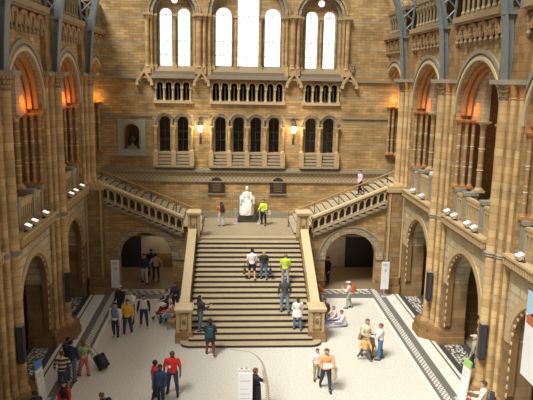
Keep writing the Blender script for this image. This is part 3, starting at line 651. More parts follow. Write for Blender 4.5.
# lower arcades: three window arcades, each with its little columns, arch mouldings and stepped sill
def low_arcade(cs, a0, a1, lab):
    cx = (a0+a1)/2
    t = thing('window_arcade', lab, 'arcade', TB(cx,0,6.72)); ox = Vector(TB(cx,0,6.72))
    def bl(mb, nm, m): mb.v = [tuple(Vector(p)-ox) for p in mb.v]; return mb.build(nm, m, t)
    for c in cs: q = MB(TB); q.ring(c,9.72,.42,.54,-.02,.10,9.5); q.ring(c,9.72,.56,.64,-.02,.16,9.6); q.ring(c,9.72,.34,.42,-.2,-.05,7.77); bl(q, 'arch_moulding', 'voussoir')
    q = MB(TB)
    for k in range(5): z0 = 6.72+k*.21; q.box(a0,a1,0,.36-.065*k,z0+.07,z0+.21)
    bl(q, 'stepped_sill', 'trim_sill'); q = MB(TB)
    for k in range(5): z0 = 6.72+k*.21; q.box(a0,a1,0,.27-.06*k,z0,z0+.07)
    bl(q, 'sill_recess', 'trim_slope')  # darker tone paints the shadow in the gaps between sill steps
    xs = [cs[0]-.59]+[(l+r)/2 for l, r in zip(cs, cs[1:])]+[cs[-1]+.59]
    for x in xs:
        q = MB(TB); q.box(x-.15,x+.15,0,.34,6.9,7.80); bl(q, 'pedestal', 'trim_buff')
        e = MB(TB); e.lathe(x,.12,[(.13,7.8),(.13,7.86),(.09,7.92),(.085,9.2)],10); e.lathe(x,.12,[(.09,9.2),(.17,9.42)],10); e.box(x-.19,x+.19,-.02,.26,9.42,9.5); bl(e, 'column', 'shaft_stone')
low_arcade([-5.37,-4.2], -6.09, -3.5, 'pair of dark round-headed windows with little columns left of the left wall lantern')
low_arcade([-1.755,-.57,.57,1.755], -2.45, 2.47, 'row of four dark round-headed windows with columns above the statue')
low_arcade([4.2,5.37], 3.5, 6.09, 'pair of dark round-headed windows with little columns right of the right wall lantern')
def triforium(cs, a0, a1, pitch, lab):
    cx = (a0+a1)/2; ox = Vector(TB(cx,0,11.06)); t = thing('small_arcade', lab, 'arcade', ox)
    def bl(mb, nm, m, sm=False): mb.v = [tuple(Vector(p)-ox) for p in mb.v]; return mb.build(nm, m, t, smooth=sm)
    for c in cs:
        q = MB(TB); q.ring(c,12.06,.20,.275,-.02,.08,11.9); bl(q, 'arch_moulding', 'trim_buff')
        q = MB(TB); q.lathe(c,-.3,[(.06,11.12),(.08,11.2),(.045,11.3),(.045,11.95),(.08,12.05)],8); bl(q, 'inner_column', 'trim_grey')
    for k in range(len(cs)+1):
        x = cs[0]-pitch/2+pitch*k
        e = MB(TB); e.box(x-.09,x+.09,0,.16,11.06,11.16); e.lathe(x,.08,[(.085,11.16),(.055,11.24),(.05,11.75),(.095,11.87)],8); e.box(x-.10,x+.10,-.01,.17,11.87,11.93); bl(e, 'column', 'trim_pale')
triforium([-5.65,-5.09,-4.53,-3.97], -5.95, -3.67, .56, 'row of four small arched openings under the left pair of tall windows')
triforium([.5875*(k-3.5) for k in range(8)], -2.35, 2.35, .5875, 'row of eight small arched openings under the middle windows')
triforium([3.97,4.53,5.09,5.65], 3.67, 5.95, .56, 'row of four small arched openings under the right pair of tall windows')
def big_arch(cx, r, lans, lab):
    ox = Vector(TB(cx,0,12.74)); t = thing('window_arch', lab, 'window arch', ox)
    def bl(mb, nm, m, sm=False): mb.v = [tuple(Vector(p)-ox) for p in mb.v]; return mb.build(nm, m, t, smooth=sm)
    q = MB(TB); q.ring(cx,16.5,r,r+.16,-.1,.08,None,24); q.ring(cx,16.5,r+.22,r+.32,-.02,.14,None,24); bl(q, 'arch_moulding', 'voussoir')
    q = MB(TB); q.ring(cx,16.5,r-.2,r-.02,-.42,-.2,13.0,24); bl(q, 'inner_moulding', 'trim_grey')
    for lx, lr, lz, ls in lans:
        q = MB(TB); q.ring(lx,lz,lr,lr+.09,-.46,-.38,ls+.05); bl(q, 'light_moulding', 'voussoir')
    for x, rr, b in [(cx-r+.08,.09,-.2),(cx+r-.08,.09,-.2),(cx-r-.12,.075,.04),(cx+r+.12,.075,.04)]+[((l[0]+m_[0])/2+(.0),.085,-.28) for l, m_ in zip(lans, lans[1:])]:
        q = MB(TB); q.box(x-rr*1.6,x+rr*1.6,b-rr*1.6,b+rr*1.6,12.74,13.35); q.lathe(x,b,[(rr*1.4,13.35),(rr,13.5),(rr,16.15),(rr*1.7,16.36)],10); q.box(x-rr*1.9,x+rr*1.9,b-rr*1.9,b+rr*1.9,16.36,16.5); bl(q, 'column', 'shaft_stone')
    q = MB(TB); q.add([(cx-r,-.42,13.3),(cx+r,-.42,13.3),(cx+r,.1,12.95),(cx-r,.1,12.95),(cx-r,-.42,12.9),(cx+r,-.42,12.9),(cx+r,.1,12.74),(cx-r,.1,12.74)], [(0,1,2,3),(4,5,6,7),(0,1,5,4),(1,2,6,5),(2,3,7,6),(3,0,4,7)]); bl(q, 'sloping_sill', 'trim_slope')
big_arch(-4.68, 1.35, [(-5.27,.38,16.5,13.3),(-4.12,.38,16.5,13.3)], 'arched frame of two tall bright windows left on the end wall')
big_arch(0, 2.35, [(-1.58,.5,16.5,13.35),(0,.67,18.1,13.35),(1.58,.5,16.5,13.35)], 'arched frame of the three tall bright windows in the middle of the end wall')
big_arch(4.68, 1.35, [(4.12,.38,16.5,13.3),(5.27,.38,16.5,13.3)], 'arched frame of two tall bright windows right on the end wall')
for x, lab in ((-6.38,'round engaged column at the far left of the tall windows'),(-3.0,'pair of engaged columns between the left and middle tall windows'),(3.0,'pair of engaged columns between the middle and right tall windows'),(6.38,'round engaged column at the far right of the tall windows')):
    t = thing('engaged_column', lab, 'column', TB(x,.12,12.9))
    for dx, r in (((-.14,.17),(.2,.1)) if abs(x) < 4 else ((0,.14),)):
        q = MB(); q.box(dx-r*1.4,dx+r*1.4,-r,r*1.4,-.1,.3); q.lathe(dx,0,[(r*1.3,.3),(r,.42),(r,3.2),(r*1.1,3.22),(r*1.6,3.48)],12); q.build('shaft', 'shaft_stone', t)
        q = MB(); q.box(dx-r*1.7,dx+r*1.7,-r*1.7,r*1.5,3.48,3.62); q.build('capital', 'trim_buff', t)
gl = {-6.6:'gabled hood at the far left of the end wall',-2.98:'gabled hood above the left wall lantern',2.98:'gabled hood above the right wall lantern',6.6:'gabled hood at the far right of the end wall'}
for x, lab in gl.items():
    o = Vector(TB(x,0,12.1)); t = thing('gabled_hood', lab, 'stone hood', o)
    q = MB(); q.prism_ac([(-.52,.12),(-.40,.12),(0,.74),(.40,.12),(.52,.12),(.52,.26),(0,.98),(-.52,.26)], -.34, 0); q.build('gable', 'trim_buff', t)
    q = MB(); q.ring(0,.16,.24,.36,-.26,0); q.build('arch', 'trim_buff', t)
    for s in (-1,1): q = MB(); q.box(s*.46-.09,s*.46+.09,-.34,0,-.06,.12); q.build('corbel', 'trim_pale', t)
    q = MB(); q.box(-.28,.28,-.16,0,.98,1.5); q.box(-.2,.2,-.2,0,.9,1.0); q.build('block', 'carved', t)
# wall lanterns
for x, lab in ((-3.05,'lit wall lantern on the pier left of the statue'),(3.05,'lit wall lantern on the pier right of the statue')):
    t = thing('wall_lantern', lab, 'lantern', TB(x,.3,9.0))
    q = MB(); q.lathe(0,0,[(.05,.08),(.13,.2),(.17,.5),(.16,.52)],6); q.build('glass', 'lamp_glow', t)
    q = MB(); q.lathe(0,0,[(.2,.52),(.12,.72),(.04,.86),(.02,.95)],6); q.build('cap', 'lamp_metal', t)
    q = MB(); q.lathe(0,0,[(.02,-.05),(.05,.02),(.07,.09)],6); q.tube([(0,0,-.05),(0,.04,-.3),(0,.2,-.5),(0,.3,-.42)],.03,6)
    for k in range(6): a = 2*PI*k/6; q.tube([(.13*math.cos(a),.13*math.sin(a),.2),(.18*math.cos(a),.18*math.sin(a),.52)],.012,4)
    q.box(-.07,.07,.26,.3,-.65,-.2); q.build('bracket', 'lamp_metal', t)
    l = bpy.data.lights.new('lantern_bulb', 'POINT'); l.energy = 60; l.color = (1,.8,.5); l.shadow_soft_size = .2; lo = bpy.data.objects.new('lantern_bulb', l); COL.objects.link(lo); lo.parent = t; lo.location = (0,-.35,.4)
# niche with a bust
t = thing('wall_niche', 'grey stone niche frame at the far left of the end wall', 'niche', TB(-7.5,0,7.55)); ox = Vector(TB(-7.5,0,7.55))
q = MB(TB); q.panel(-8.4,-6.6,7.6,9.85,0,.1,[(-7.5,.5,9.05,7.9)]); q.box(-8.5,-6.5,0,.22,7.5,7.62); q.v = [tuple(Vector(p)-ox) for p in q.v]; q.build('surround', 'niche_stone', t)
q = MB(TB); q.ring(-7.5,9.05,.5,.6,.1,.16,7.9); q.v = [tuple(Vector(p)-ox) for p in q.v]; q.build('arch_moulding', 'trim_grey', t)
q = MB(TB); q.box(-8.1,-6.9,-.75,-.6,7.8,9.8); q.v = [tuple(Vector(p)-ox) for p in q.v]; q.build('back_panel', 'trim_brown', t)
t = thing('bust', 'dark bronze bust standing in the wall niche', 'bust', TB(-7.5,-.25,7.9))
q = MB(); q.box(-.3,.3,-.2,.2,0,.18); q.lathe(0,0,[(.16,.18),(.11,.3),(.13,.36)],10); q.build('plinth', 'blue_stone', t)
q = MB(); q.lathe(0,0,[(.14,.34),(.32,.55),(.36,.72),(.2,.84),(.1,.9),(.1,.98)],12,1,.55); q.ball((0,-.03,1.12),(.13,.15,.18),10,8); q.ball((0,-.17,1.1),(.03,.04,.05)); q.build('figure', 'bronze', t, smooth=True)
# memorial plaques
for x, lab in ((-2.0,'dark bronze memorial plaque on the wall left of the statue'),(2.1,'dark bronze memorial plaque on the wall right of the statue')):
    t = thing('memorial_plaque', lab, 'plaque', TB(x,0,4.95))
    q = MB(); q.prism_ac([(-.54,.06),(.54,.06),(.54,.9),(.36,.92),(.3,1.05),(0,1.18),(-.3,1.05),(-.36,.92),(-.54,.9)], -.07, 0); q.build('panel', 'bronze', t)
    q = MB(); q.box(-.6,.6,-.12,0,0,.07); q.build('sill', 'trim_grey', t)
    q = MB()
    for k in range(6): q.box(-.3+.03*(k%2),.3-.02*(k%3),-.078,-.07,.78-k*.11,.80-k*.11)
    q.build('inscription', 'wood', t)

# ------------------------------------------------------------------ main staircase
Y0, TR, RI = 27.884, .396, .16
def xo(y): return .1*max(0, min(1, (y-28.5)/8))
st = thing('staircase', 'broad central flight of stone stairs with painted shade under each nosing', 'stairs', (0,Y0,0))
for k in range(21):
    y = Y0+k*TR; z0 = k*RI; z1 = z0+RI; w = 2.98; q = MB(lambda a, b, c: (a+xo(Y0+b), b, c)); yl = y-Y0; ye = yl+TR+.06
    def slab(b0, ex, c0, c1):
        if k < 1:
            pts = [(-3.36+.0-ex,ye+.35),(-3.36-ex,yl+.38),(-3.30-ex,yl+.20),(-3.16-ex,yl+.07),(-2.95,b0),(2.95,b0),(3.16+ex,yl+.07),(3.30+ex,yl+.20),(3.36+ex,yl+.38),(3.36+ex,ye+.35)]
            q.prism_ab(pts, c0, c1)
        else: q.box(-w, w, b0, ye, c0, c1)
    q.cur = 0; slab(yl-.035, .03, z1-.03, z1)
    q.cur = 1; slab(yl, 0, z1-.14, z1-.03)  # dark strip paints the nosing's shadow onto the riser
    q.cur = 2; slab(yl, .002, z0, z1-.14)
    q.build('step', ['tread','riser_shade','riser_tan'], st)
q = MB(); q.box(-3.2,3.3,35.8-Y0,41.2-Y0,3.1,3.355); q.build('landing', 'landing_stone', st)
q = MB(); q.box(-3.5,3.6,36.35-Y0,36.6-Y0,0,3.1); q.build('landing_wall', 'pier_stone', st)
for s, nm in ((-1,'left'),(1,'right')):
    lab = 'sloping stone balustrade with pale coping along the %s side of the central stairs' % nm
    t = thing('stair_balustrade', lab, 'balustrade', (s*3.25,28.9,0))
    def T(a, b, c, s=s): return (s*(a-3.25)+xo(b), b-28.9, c)
    def tl(y): return (y-Y0)/TR*RI+.16
    ya, yb = 29.2, 35.8
    def sl(a0, a1, h0, h1, nm_, m, y0=ya, y1=yb, T=T):
        q = MB(T); q.add([(a0,y0,tl(y0)+h0),(a1,y0,tl(y0)+h0),(a1,y1,tl(y1)+h0),(a0,y1,tl(y1)+h0),(a0,y0,tl(y0)+h1),(a1,y0,tl(y0)+h1),(a1,y1,tl(y1)+h1),(a0,y1,tl(y1)+h1)],
            [(0,3,2,1),(4,5,6,7),(0,1,5,4),(1,2,6,5),(2,3,7,6),(3,0,4,7)]); return q.build(nm_, m, t)
    sl(3.05,3.52,.44,.56,'coping','coping_pale'); sl(3.10,3.47,.38,.44,'coping_mould','trim_buff')
    q = MB(T); q.add([(3.02,ya,0),(3.5,ya,0),(3.5,36.4,0),(3.02,36.4,0),(3.02,ya,tl(ya)+.05),(3.5,ya,tl(ya)+.05),(3.5,36.4,tl(36.4)+.05),(3.02,36.4,tl(36.4)+.05)], [(0,3,2,1),(4,5,6,7),(0,1,5,4),(1,2,6,5),(2,3,7,6),(3,0,4,7)]); q.build('stringer_wall', 'pier_stone', t)
    for k in range(16):
        y = ya+.2+k*.41; q = MB(T); q.box(3.14,3.40,y-.07,y+.07,tl(y)-.1,tl(y)+.42); q.build('baluster', 'trim_orange', t)
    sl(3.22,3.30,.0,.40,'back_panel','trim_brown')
    for (yc, z0, ht, hw, hd, lb) in ((28.86,0,1.79,.38,.38,'lower'),(36.1,2.9,2.04,.36,.36,'upper')):
        n_ = thing('newel_post', 'square carved %s newel post at the %s side of the central stairs' % (lb, nm), 'newel post', (s*3.22+xo(yc)*(1 if lb=='upper' else 0),yc,z0))
        q = MB(); q.box(-hw-.05,hw+.05,-hd-.05,hd+.05,0,.42 if z0==0 else .5); q.box(-hw-.02,hw+.02,-hd-.02,hd+.02,.42,.52); q.build('plinth', 'pier_stone', n_)
        q = MB(); q.box(-hw+.04,hw-.04,-hd+.04,hd-.04,.5,ht-.22)
        for sx in (-1,1):
            for sy in (-1,1): q.box(sx*(hw-.07)-.05,sx*(hw-.07)+.05,sy*(hd-.07)-.05,sy*(hd-.07)+.05,.5,ht-.22)
        q.build('shaft', 'trim_buff', n_)
        q = MB()
        q.box(-.2,.2,-hd+.0,-hd+.05,.62,.68); q.box(-.2,.2,-hd,-hd+.05,ht-.36,ht-.3); q.box(-.2,-.14,-hd,-hd+.05,.62,ht-.3); q.box(.14,.2,-hd,-hd+.05,.62,ht-.3)
        q.ball((0,-hd+.03,(ht+.32)/2),(.10,.05,.16)); q.build('carved_panel', 'carved', n_)
        q = MB(); q.prism_ab([(-hw-.03,-hd-.03),(hw+.03,-hd-.03),(hw+.03,hd+.03),(-hw-.03,hd+.03)], ht-.22, ht-.12, -.06); q.prism_ab([(-hw-.07,-hd-.07),(hw+.07,-hd-.07),(hw+.07,hd+.07),(-hw-.07,hd+.07)], ht-.12, ht-.05); q.prism_ab([(-hw-.04,-hd-.04),(hw+.04,-hd-.04),(hw+.04,hd+.04),(-hw-.04,hd+.04)], ht-.05, ht, .12); q.build('cap', 'coping_pale', n_)

# ------------------------------------------------------------------ side flights over arched passages
for s, nm, ac in ((-1,'left',5.98),(1,'right',6.32)):
    o = Vector((s*6,36.3,0)); t = thing('side_flight', 'flight of stairs rising to the %s above the arched passage' % nm, 'stairs', o)
    def T(a, b, c, s=s): return (s*a-s*6, b, c)
    off = 0 if s < 0 else .12
    q = MB(T); q.panel(3.5, 8.6, 0, lambda a: 3.50+.41*(max(a,3.9)-3.9-off), 0, .55, [(ac,1.56,1.96,0)]); q.build('arch_wall', 'wall_stone', t)
    q = MB(T); q.ring(ac,1.96,1.56,1.93,-.05,.1,1.9,22); q.build('arch_moulding', 'voussoir', t)
    q = MB(T); q.ring(ac,1.96,1.93,2.0,-.09,.05,1.9,22); q.build('hood_moulding', 'trim_grey', t)
    q = MB(T)
    q.box(3.6, ac-1.56, -.06, .1, 1.86, 1.96); q.box(ac+1.56, 8.5, -.06, .1, 1.86, 1.96); q.build('impost_band', 'trim_grey', t)
    for x0, x1 in ((3.6, ac-1.6), (ac+1.6, 8.5)): q = MB(T); q.box(x0, x1, -.1, .1, 0, .5); q.build('plinth', 'plinth_stone', t)
    for k in range(18):
        a = 2.75+off+k*.39; z = 3.36+k*.16; q = MB(T)
        q.cur = 0; q.box(a-.03, a+.40, .2, 4.85, z+.13, z+.16); q.cur = 1; q.box(a, a+.40, .2, 4.85, z+.04, z+.13); q.cur = 2; q.box(a, a+.40, .2, 4.85, z-.15, z+.04)  # middle band is painted shade below each tread edge
        q.build('step', ['tread','riser_shade','riser_tan'], t)
    b = thing('stair_balustrade', 'arcaded stone balustrade climbing beside the %s side flight' % nm, 'balustrade', (s*(6+off),36.2,4.0))
    def TS(a, b_, c, s=s): return (s*(a-6), b_, c+.417*(a-3.8)-4.0)
    q = MB(TS); q.panel(3.78, 8.52, 3.70, 4.46, -.04, .10, [(3.78+.2+k*.39,.135,4.20,3.78) for k in range(12)], 8); q.build('arcade', 'trim_grey', b)
    for k in range(12):
        x = 3.78+.2+k*.39; q = MB(TS); q.ring(x,4.20,.13,.185,-.09,-.03,4.15,8); q.build('arch_moulding', 'trim_buff', b)
    for k in range(13):
        x = 3.78+.005+k*.39; q = MB(TS); z_ = .417*(x-3.8)-4.0; q.T = lambda a, b_, c, s=s, z_=z_: (s*(a-6), b_, c+z_); q.lathe(x,-.06,[(.06,3.72),(.07,3.79),(.04,3.86),(.045,4.08),(.075,4.16)],8); q.build('baluster', 'trim_pale', b)
    q = MB(TS); q.box(3.78,8.52,.12,.17,3.55,4.42); q.build('shade_panel', 'trim_deep', b)  # dark sheet standing in for shade behind the balustrade openings
    q = MB(TS); q.box(3.72,8.56,-.16,.2,4.48,4.60); q.box(3.72,8.56,-.11,.15,4.42,4.48); q.build('coping', 'coping_pale', b)
    q = MB(TS); q.box(3.72,8.56,-.12,.15,3.60,3.70); q.build('bottom_rail', 'trim_buff', b)
    q = MB(lambda a, b_, c, s=s: (s*(a-6), b_, c-4.0))
    for k in range(12):
        x = 3.82+k*.39; z = 3.50+k*.1626; q.box(x,x+.42,-.12,.1,z-.03,z+.12); q.box(x,x+.10,-.12,.1,z-.15,z+.0)
    q.build('stepped_moulding', 'trim_grey', b)
    # back handrail
    h = thing('handrail', 'wooden handrail on iron posts along the back of the %s side flight' % nm, 'handrail', (s*3,38.7,3.36))
    def hz(a): return max(0, .41*(a-2.75-off))
    q = MB(lambda a, b_, c, s=s: (s*(a-3), b_, c)); pts = [(2.62,0,.60),(2.66,0,.84),(2.95,0,.92)]+[(a,0,.95+hz(a)) for a in (3.3,5,6.5,8,9.5)]
    q.tube(pts, .045, 8); q.build('rail', 'wood', h)
    for a in (2.72,4.35,5.9,7.45,8.95):
        q = MB(lambda a_, b_, c, s=s: (s*(a_-3), b_, c)); z = (math.floor((a-2.75-off)/.39)+1)*.16 if a > 2.75+off else 0
        q.tube([(a,0,z-.02),(a,0,.95+hz(a))], .022, 6); q.tube([(a,0,z),(a+.08,0,z+.25),(a,0,z+.5)], .014, 5); q.lathe(a,0,[(.09,z),(.05,z+.05)],8); q.build('post', 'iron_dark', h)
    # corner pier below the upper shafts
    c = thing('corner_pier', 'square stone pier at the %s corner where the side flight meets the gallery' % nm, 'pier', (s*8.85,36.2,0))
    q = MB(); q.box(-.5,.5,-.35,.9,.95,6.2); q.box(-.3,.3,-.42,-.3,.95,6.2); q.build('body', 'pier_stone', c)
    q = MB(); q.prism_ab([(-s*.95,-.05),(-s*.55,-.8),(s*.35,-.8),(s*.8,-.1),(s*.8,.9),(-s*.95,.9)],0,.5); q.prism_ab([(-s*.85,-.05),(-s*.5,-.7),(s*.3,-.7),(s*.7,-.1),(s*.7,.9),(-s*.85,.9)],.5,.95); q.build('plinth', 'plinth_stone', c)
    q = MB(); q.box(-.6,.6,-.5,.95,6.15,6.32); q.box(-.54,.54,-.42,.9,6.32,6.5); q.build('cap', 'trim_buff', c)
    for dx in (-.4,.4): q = MB(); q.box(dx-.05,dx+.05,-.44,-.34,.95,6.15); q.build('pilaster_strip', 'trim_buff', c)
# walls inside the passages under the side flights
q = MB(); q.cur = 0
q.box(-9.3,-3.6,41.0,41.15,0,3.2); q.box(3.7,9.3,41.0,41.15,0,3.2); q.cur = 1
q.box(-9.3,-3.6,36.9,41.0,3.15,3.3); q.box(3.7,9.3,36.9,41.0,3.15,3.3); q.box(-3.7,-3.5,36.6,41.0,0,3.2); q.box(3.6,3.8,36.6,41.0,0,3.2)
q.cur = 2; q.box(-9.2,-6.9,40.85,41.0,0,2.7); q.box(6.9,9.2,40.85,41.0,0,3.0); q.cur = 1; q.box(-9.3,-3.6,40.95,41.0,0,.9); 
struct(q.build('wall_passage', ['plaster_passage','aisle_brick','lead_dark']))

# ------------------------------------------------------------------ piers (built for the right side, turned for the left)
def at(s, d, dy, yc): return (s*d, yc+s*dy)
def sname(s): return 'left' if s < 0 else 'right'
PN = ['nearest the viewer','second from the staircase','next to the staircase','at the corner of the staircase']
def pier_upper(root, z0):
    for x, y, r in ((0,0,.21),(.14,.45,.12),(.14,-.45,.12),(.27,.83,.10),(.27,-.83,.10)):
        q = MB(); q.lathe(x,y,[(r*1.5,z0),(r*1.5,z0+.08),(r*1.2,z0+.16),(r,z0+.24),(r,12.05)],14); shf = q.build('shaft', 'shaft_stone', root, smooth=True)
        q = MB()
        if z0 < 6: q.lathe(x,y,[(r,6.05),(r*1.3,6.1),(r*1.15,6.15),(r*1.4,6.2),(r,6.26)],14); q.build('shaft_ring', 'trim_grey', shf, smooth=True)
        q = MB(); q.lathe(x,y,[(r,12.0),(r*1.2,12.04),(r*1.02,12.09),(r*1.3,12.3),(r*(2.0 if r>.2 else 1.7),12.55)],14); q.build('capital_bell', 'trim_orange' if r < .2 else 'carved', shf)
    q = MB(); q.prism_ab([(-.48,-.42),(-.48,.42),(-.05,.5),(.02,.72),(.05,1.05),(.6,1.05),(.6,-1.05),(.05,-1.05),(.02,-.72),(-.05,-.5)],12.55,12.72); q.build('capital_slab', 'trim_grey', root)
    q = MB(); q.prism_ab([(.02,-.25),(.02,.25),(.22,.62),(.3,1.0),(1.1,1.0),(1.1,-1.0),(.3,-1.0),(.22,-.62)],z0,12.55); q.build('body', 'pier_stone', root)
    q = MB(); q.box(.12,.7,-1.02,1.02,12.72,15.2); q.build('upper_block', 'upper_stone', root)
pr = thing('pier', 'x', 'pier', (8.98, PY[2], 0))
pier_upper(pr, .68)
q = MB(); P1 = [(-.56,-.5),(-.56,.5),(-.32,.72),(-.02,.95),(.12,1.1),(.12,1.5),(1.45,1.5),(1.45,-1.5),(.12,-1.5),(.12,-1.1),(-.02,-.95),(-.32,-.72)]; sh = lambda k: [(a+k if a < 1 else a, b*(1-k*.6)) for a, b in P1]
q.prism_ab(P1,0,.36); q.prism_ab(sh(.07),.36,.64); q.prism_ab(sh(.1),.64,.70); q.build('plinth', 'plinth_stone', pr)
cr = thing('pier', 'x', 'pier', (8.98, PY[3], 6.5)); 
t0 = MB(); 
class Shift: pass
pier_upper(cr, 6.5)
for ch in cr.children_recursive:
    for v in ch.data.vertices: v.co.z -= 6.5
for s in (-1,1):
    for i, py in enumerate(PY):
        lab = 'clustered stone pier on the %s side, %s' % (sname(s), PN[i])
        src = cr if i == 3 else pr; loc = (s*8.98, py, 6.5 if i == 3 else 0); rz = 0 if s > 0 else PI
        if (s, i) in ((1,2),(1,3)): src['label'] = lab; src['group'] = 'piers of the nave'
        else: dup(src, loc, rz, lab, 'piers of the nave')

# ------------------------------------------------------------------ gallery furniture per bay
BN = ['bay nearest the viewer','second bay from the stairs','bay next to the stairs','corner bay over the side flight']
col_p = thing('gallery_column', 'x', 'column'); column_parts(col_p, 3.17, .13, 'shaft_dark', 'trim_buff', (1.0,1.95))
cln_p = thing('colonnette', 'x', 'column'); column_parts(cln_p, 3.17, .085, 'shaft_dark', 'trim_orange', (1.0,1.95), 10)
par_p = thing('gallery_parapet', 'x', 'parapet')
q = MB(); q.box(-.09,.09,-2.5,2.5,1.0,1.12); q.build('rail', 'trim_buff', par_p)
for a, b in ((-1.95,-1.2),(-.8,.8),(1.2,1.95)):
    q = MB(); q.box(-.06,.06,a,b,0,.22); q.box(-.06,.06,a,b,.82,1.0); n = max(2, int((b-a)/.25))
    for k in range(n+1): y = a+(b-a)*k/n; q.box(-.06,.06,y-.04,y+.04,.2,.85)
    q.build('pierced_panel', 'trim_buff', par_p); q = MB(); q.box(.10,.14,a,b,.1,.95); q.build('slot_shade', 'trim_deep', par_p)  # dark backing sheet paints the shade inside the parapet slots
for y in (-2.15,-1.0,1.0,2.15): q = MB(); q.box(-.12,.42,y-.17,y+.17,0,1.16); q.box(-.17,.46,y-.21,y+.21,1.16,1.31); q.box(-.17,.3,y-.21,y+.21,0,.14); q.build('pedestal', 'blue_stone', par_p)
bal_p = thing('upper_balustrade', 'x', 'balustrade')
q = MB(); q.box(-.12,.25,-2.45,2.45,1.3,1.52); q.build('rail', 'trim_mid', bal_p)
for k in range(9):
    y = -2.2+.55*k; q = MB(); q.box(-.1,.12,y-.1,y+.1,0,.1); q.lathe(0,y,[(.09,.1),(.11,.2),(.06,.3),(.065,.75),(.11,.9),(.13,1.0)],8); q.box(-.12,.14,y-.14,y+.14,1.0,1.12); q.build('baluster', 'trim_baluster', bal_p)
q = MB()
for k in range(8): q.ring(-1.925+.55*k,1.1,.16,.275,-.08,.1,None,6) 
q.v = [(b, a, c) for a, b, c in q.v]; q.build('arch_moulding', 'trim_grey', bal_p)
fr_p = thing('arcaded_corbel_frieze', 'x', 'frieze')
q = MB(); q.box(-.38,.35,-2.45,2.45,.88,1.12); q.box(-.3,.3,-2.45,2.45,.80,.88); q.build('cornice', 'trim_mid', fr_p)
q = MB(lambda a, b, c: (b, a, c))
for k in range(9): q.ring(-2.16+.54*k,.18,.44,.60,-.12-.07*(k%2),.14,None,9)
q.build('interlaced_arches', 'trim_lace', fr_p)
for k in range(10):
    y = -2.43+.54*k; y = max(-2.38, min(2.38, y)); q = MB(); q.prism_ab([(-.22,y-.09),(.14,y-.09),(.14,y+.09),(-.22,y+.09)],.42,.62); q.lathe(-.12,y,[(.02,-.12),(.1,.02),(.06,.12),(.11,.3),(.09,.42)],6); q.build('pendant', 'trim_mid', fr_p)
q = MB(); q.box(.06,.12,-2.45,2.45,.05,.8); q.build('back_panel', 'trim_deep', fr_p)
arc_p = thing('arch_moulding', 'x', 'arch moulding')
q = MB(lambda a, b, c: (b, a, c)); q.ring(0,0,2.35,2.62,-.05,.12,None,24); q.ring(0,0,2.70,2.88,-.09,.1,None,24); q.build('outer_ring', 'trim_grey', arc_p)
q = MB(lambda a, b, c: (b, a, c)); q.ring(0,0,2.42,2.56,-.09,-.03,None,24); q.build('roll', 'trim_pale', arc_p)
q = MB(lambda a, b, c: (b, a, c)); q.ring(0,0,2.18,2.36,.18,.36,None,24); q.ring(0,0,2.04,2.2,.40,.58,None,24); q.build('inner_rings', 'trim_orange', arc_p)
grd_p = thing('arch_moulding', 'x', 'arch moulding')
q = MB(lambda a, b, c: (b, a, c)); q.ring(0,0,2.0,2.30,-.05,.2,None,26); q.build('outer_ring', 'trim_buff', grd_p)
q = MB(lambda a, b, c: (b, a, c)); q.ring(0,0,1.86,2.03,.06,.30,-2.1,26); q.build('carved_ring', 'trim_brown', grd_p)
q = MB(lambda a, b, c: (b, a, c))
for k in range(17): t_ = PI*k/16; q.ball((1.93*math.cos(t_),.05,1.93*math.sin(t_)),(.085,.05,.085),6,4)
for k in range(6):
    for sg in (-1,1): q.ball((sg*1.93,.05,-.35*(k+1)+.0),(.06,.05,.12),6,4)
q.build('boss_ornament', 'trim_buff', grd_p)
cor_p = thing('gallery_cornice', 'x', 'cornice')
q = MB(); q.box(-.38,0,-2.45,2.45,.38,.47); q.box(-.33,0,-2.45,2.45,.33,.38); q.build('shelf', 'trim_buff', cor_p)
q = MB()
for k in range(25): y = -2.36+.197*k; q.box(-.34,0,y-.055,y+.055,.08,.34)
q.build('dentil_row', 'trim_buff', cor_p)
q = MB(); q.box(-.30,0,-2.45,2.45,-.02,.08); q.box(-.18,0,-2.45,2.45,.08,.33); q.build('back_band', 'trim_brown', cor_p)
fl_p = thing('floodlight', 'x', 'floodlight')
q = MB(); q.box(-.05,.05,-.2,.2,0,.04); q.tube([(0,-.18,.03),(0,-.19,.22)],.015,5); q.tube([(0,.18,.03),(0,.19,.22)],.015,5); q.build('bracket', 'iron_dark', fl_p)
q = MB(lambda a,b,c: (a*.9-c*.35, b, a*.35+c*.9)); q.prism_ab([(-.13,-.15),(.13,-.15),(.13,.15),(-.13,.15)],.12,.28,-.1); q.build('housing', 'flood_box', fl_p)
q = MB(lambda a,b,c: (a*.9-c*.35, b, a*.35+c*.9)); q.box(-.12,.12,-.14,.14,.28,.30); fglass = q.build('lamp_glass', 'flood_glow', fl_p)
protos = [col_p, cln_p, par_p, bal_p, fr_p, arc_p, grd_p, cor_p, fl_p]
used = set()
def put(p, loc, rz, lab, group=None):
    if p.name not in used:
        used.add(p.name); p.location = loc; p.rotation_euler = (0,0,rz); p['label'] = lab
        if group: p['group'] = group
        return p
    return dup(p, loc, rz, lab, group)
floods = {(-1,1):[(24.8,'nearest'),(25.66,'middle'),(27.26,'farthest')],(-1,2):[(31.82,'nearest'),(32.76,'middle'),(34.22,'farthest')],(1,1):[(24.82,'nearest'),(25.57,'middle'),(27.17,'third'),(28.1,'farthest')],(1,2):[(32.0,'nearest'),(33.62,'farthest')],(1,0):[(20.62,'nearest')],(-1,0):[(20.2,'nearest')]}
pale_glass = None
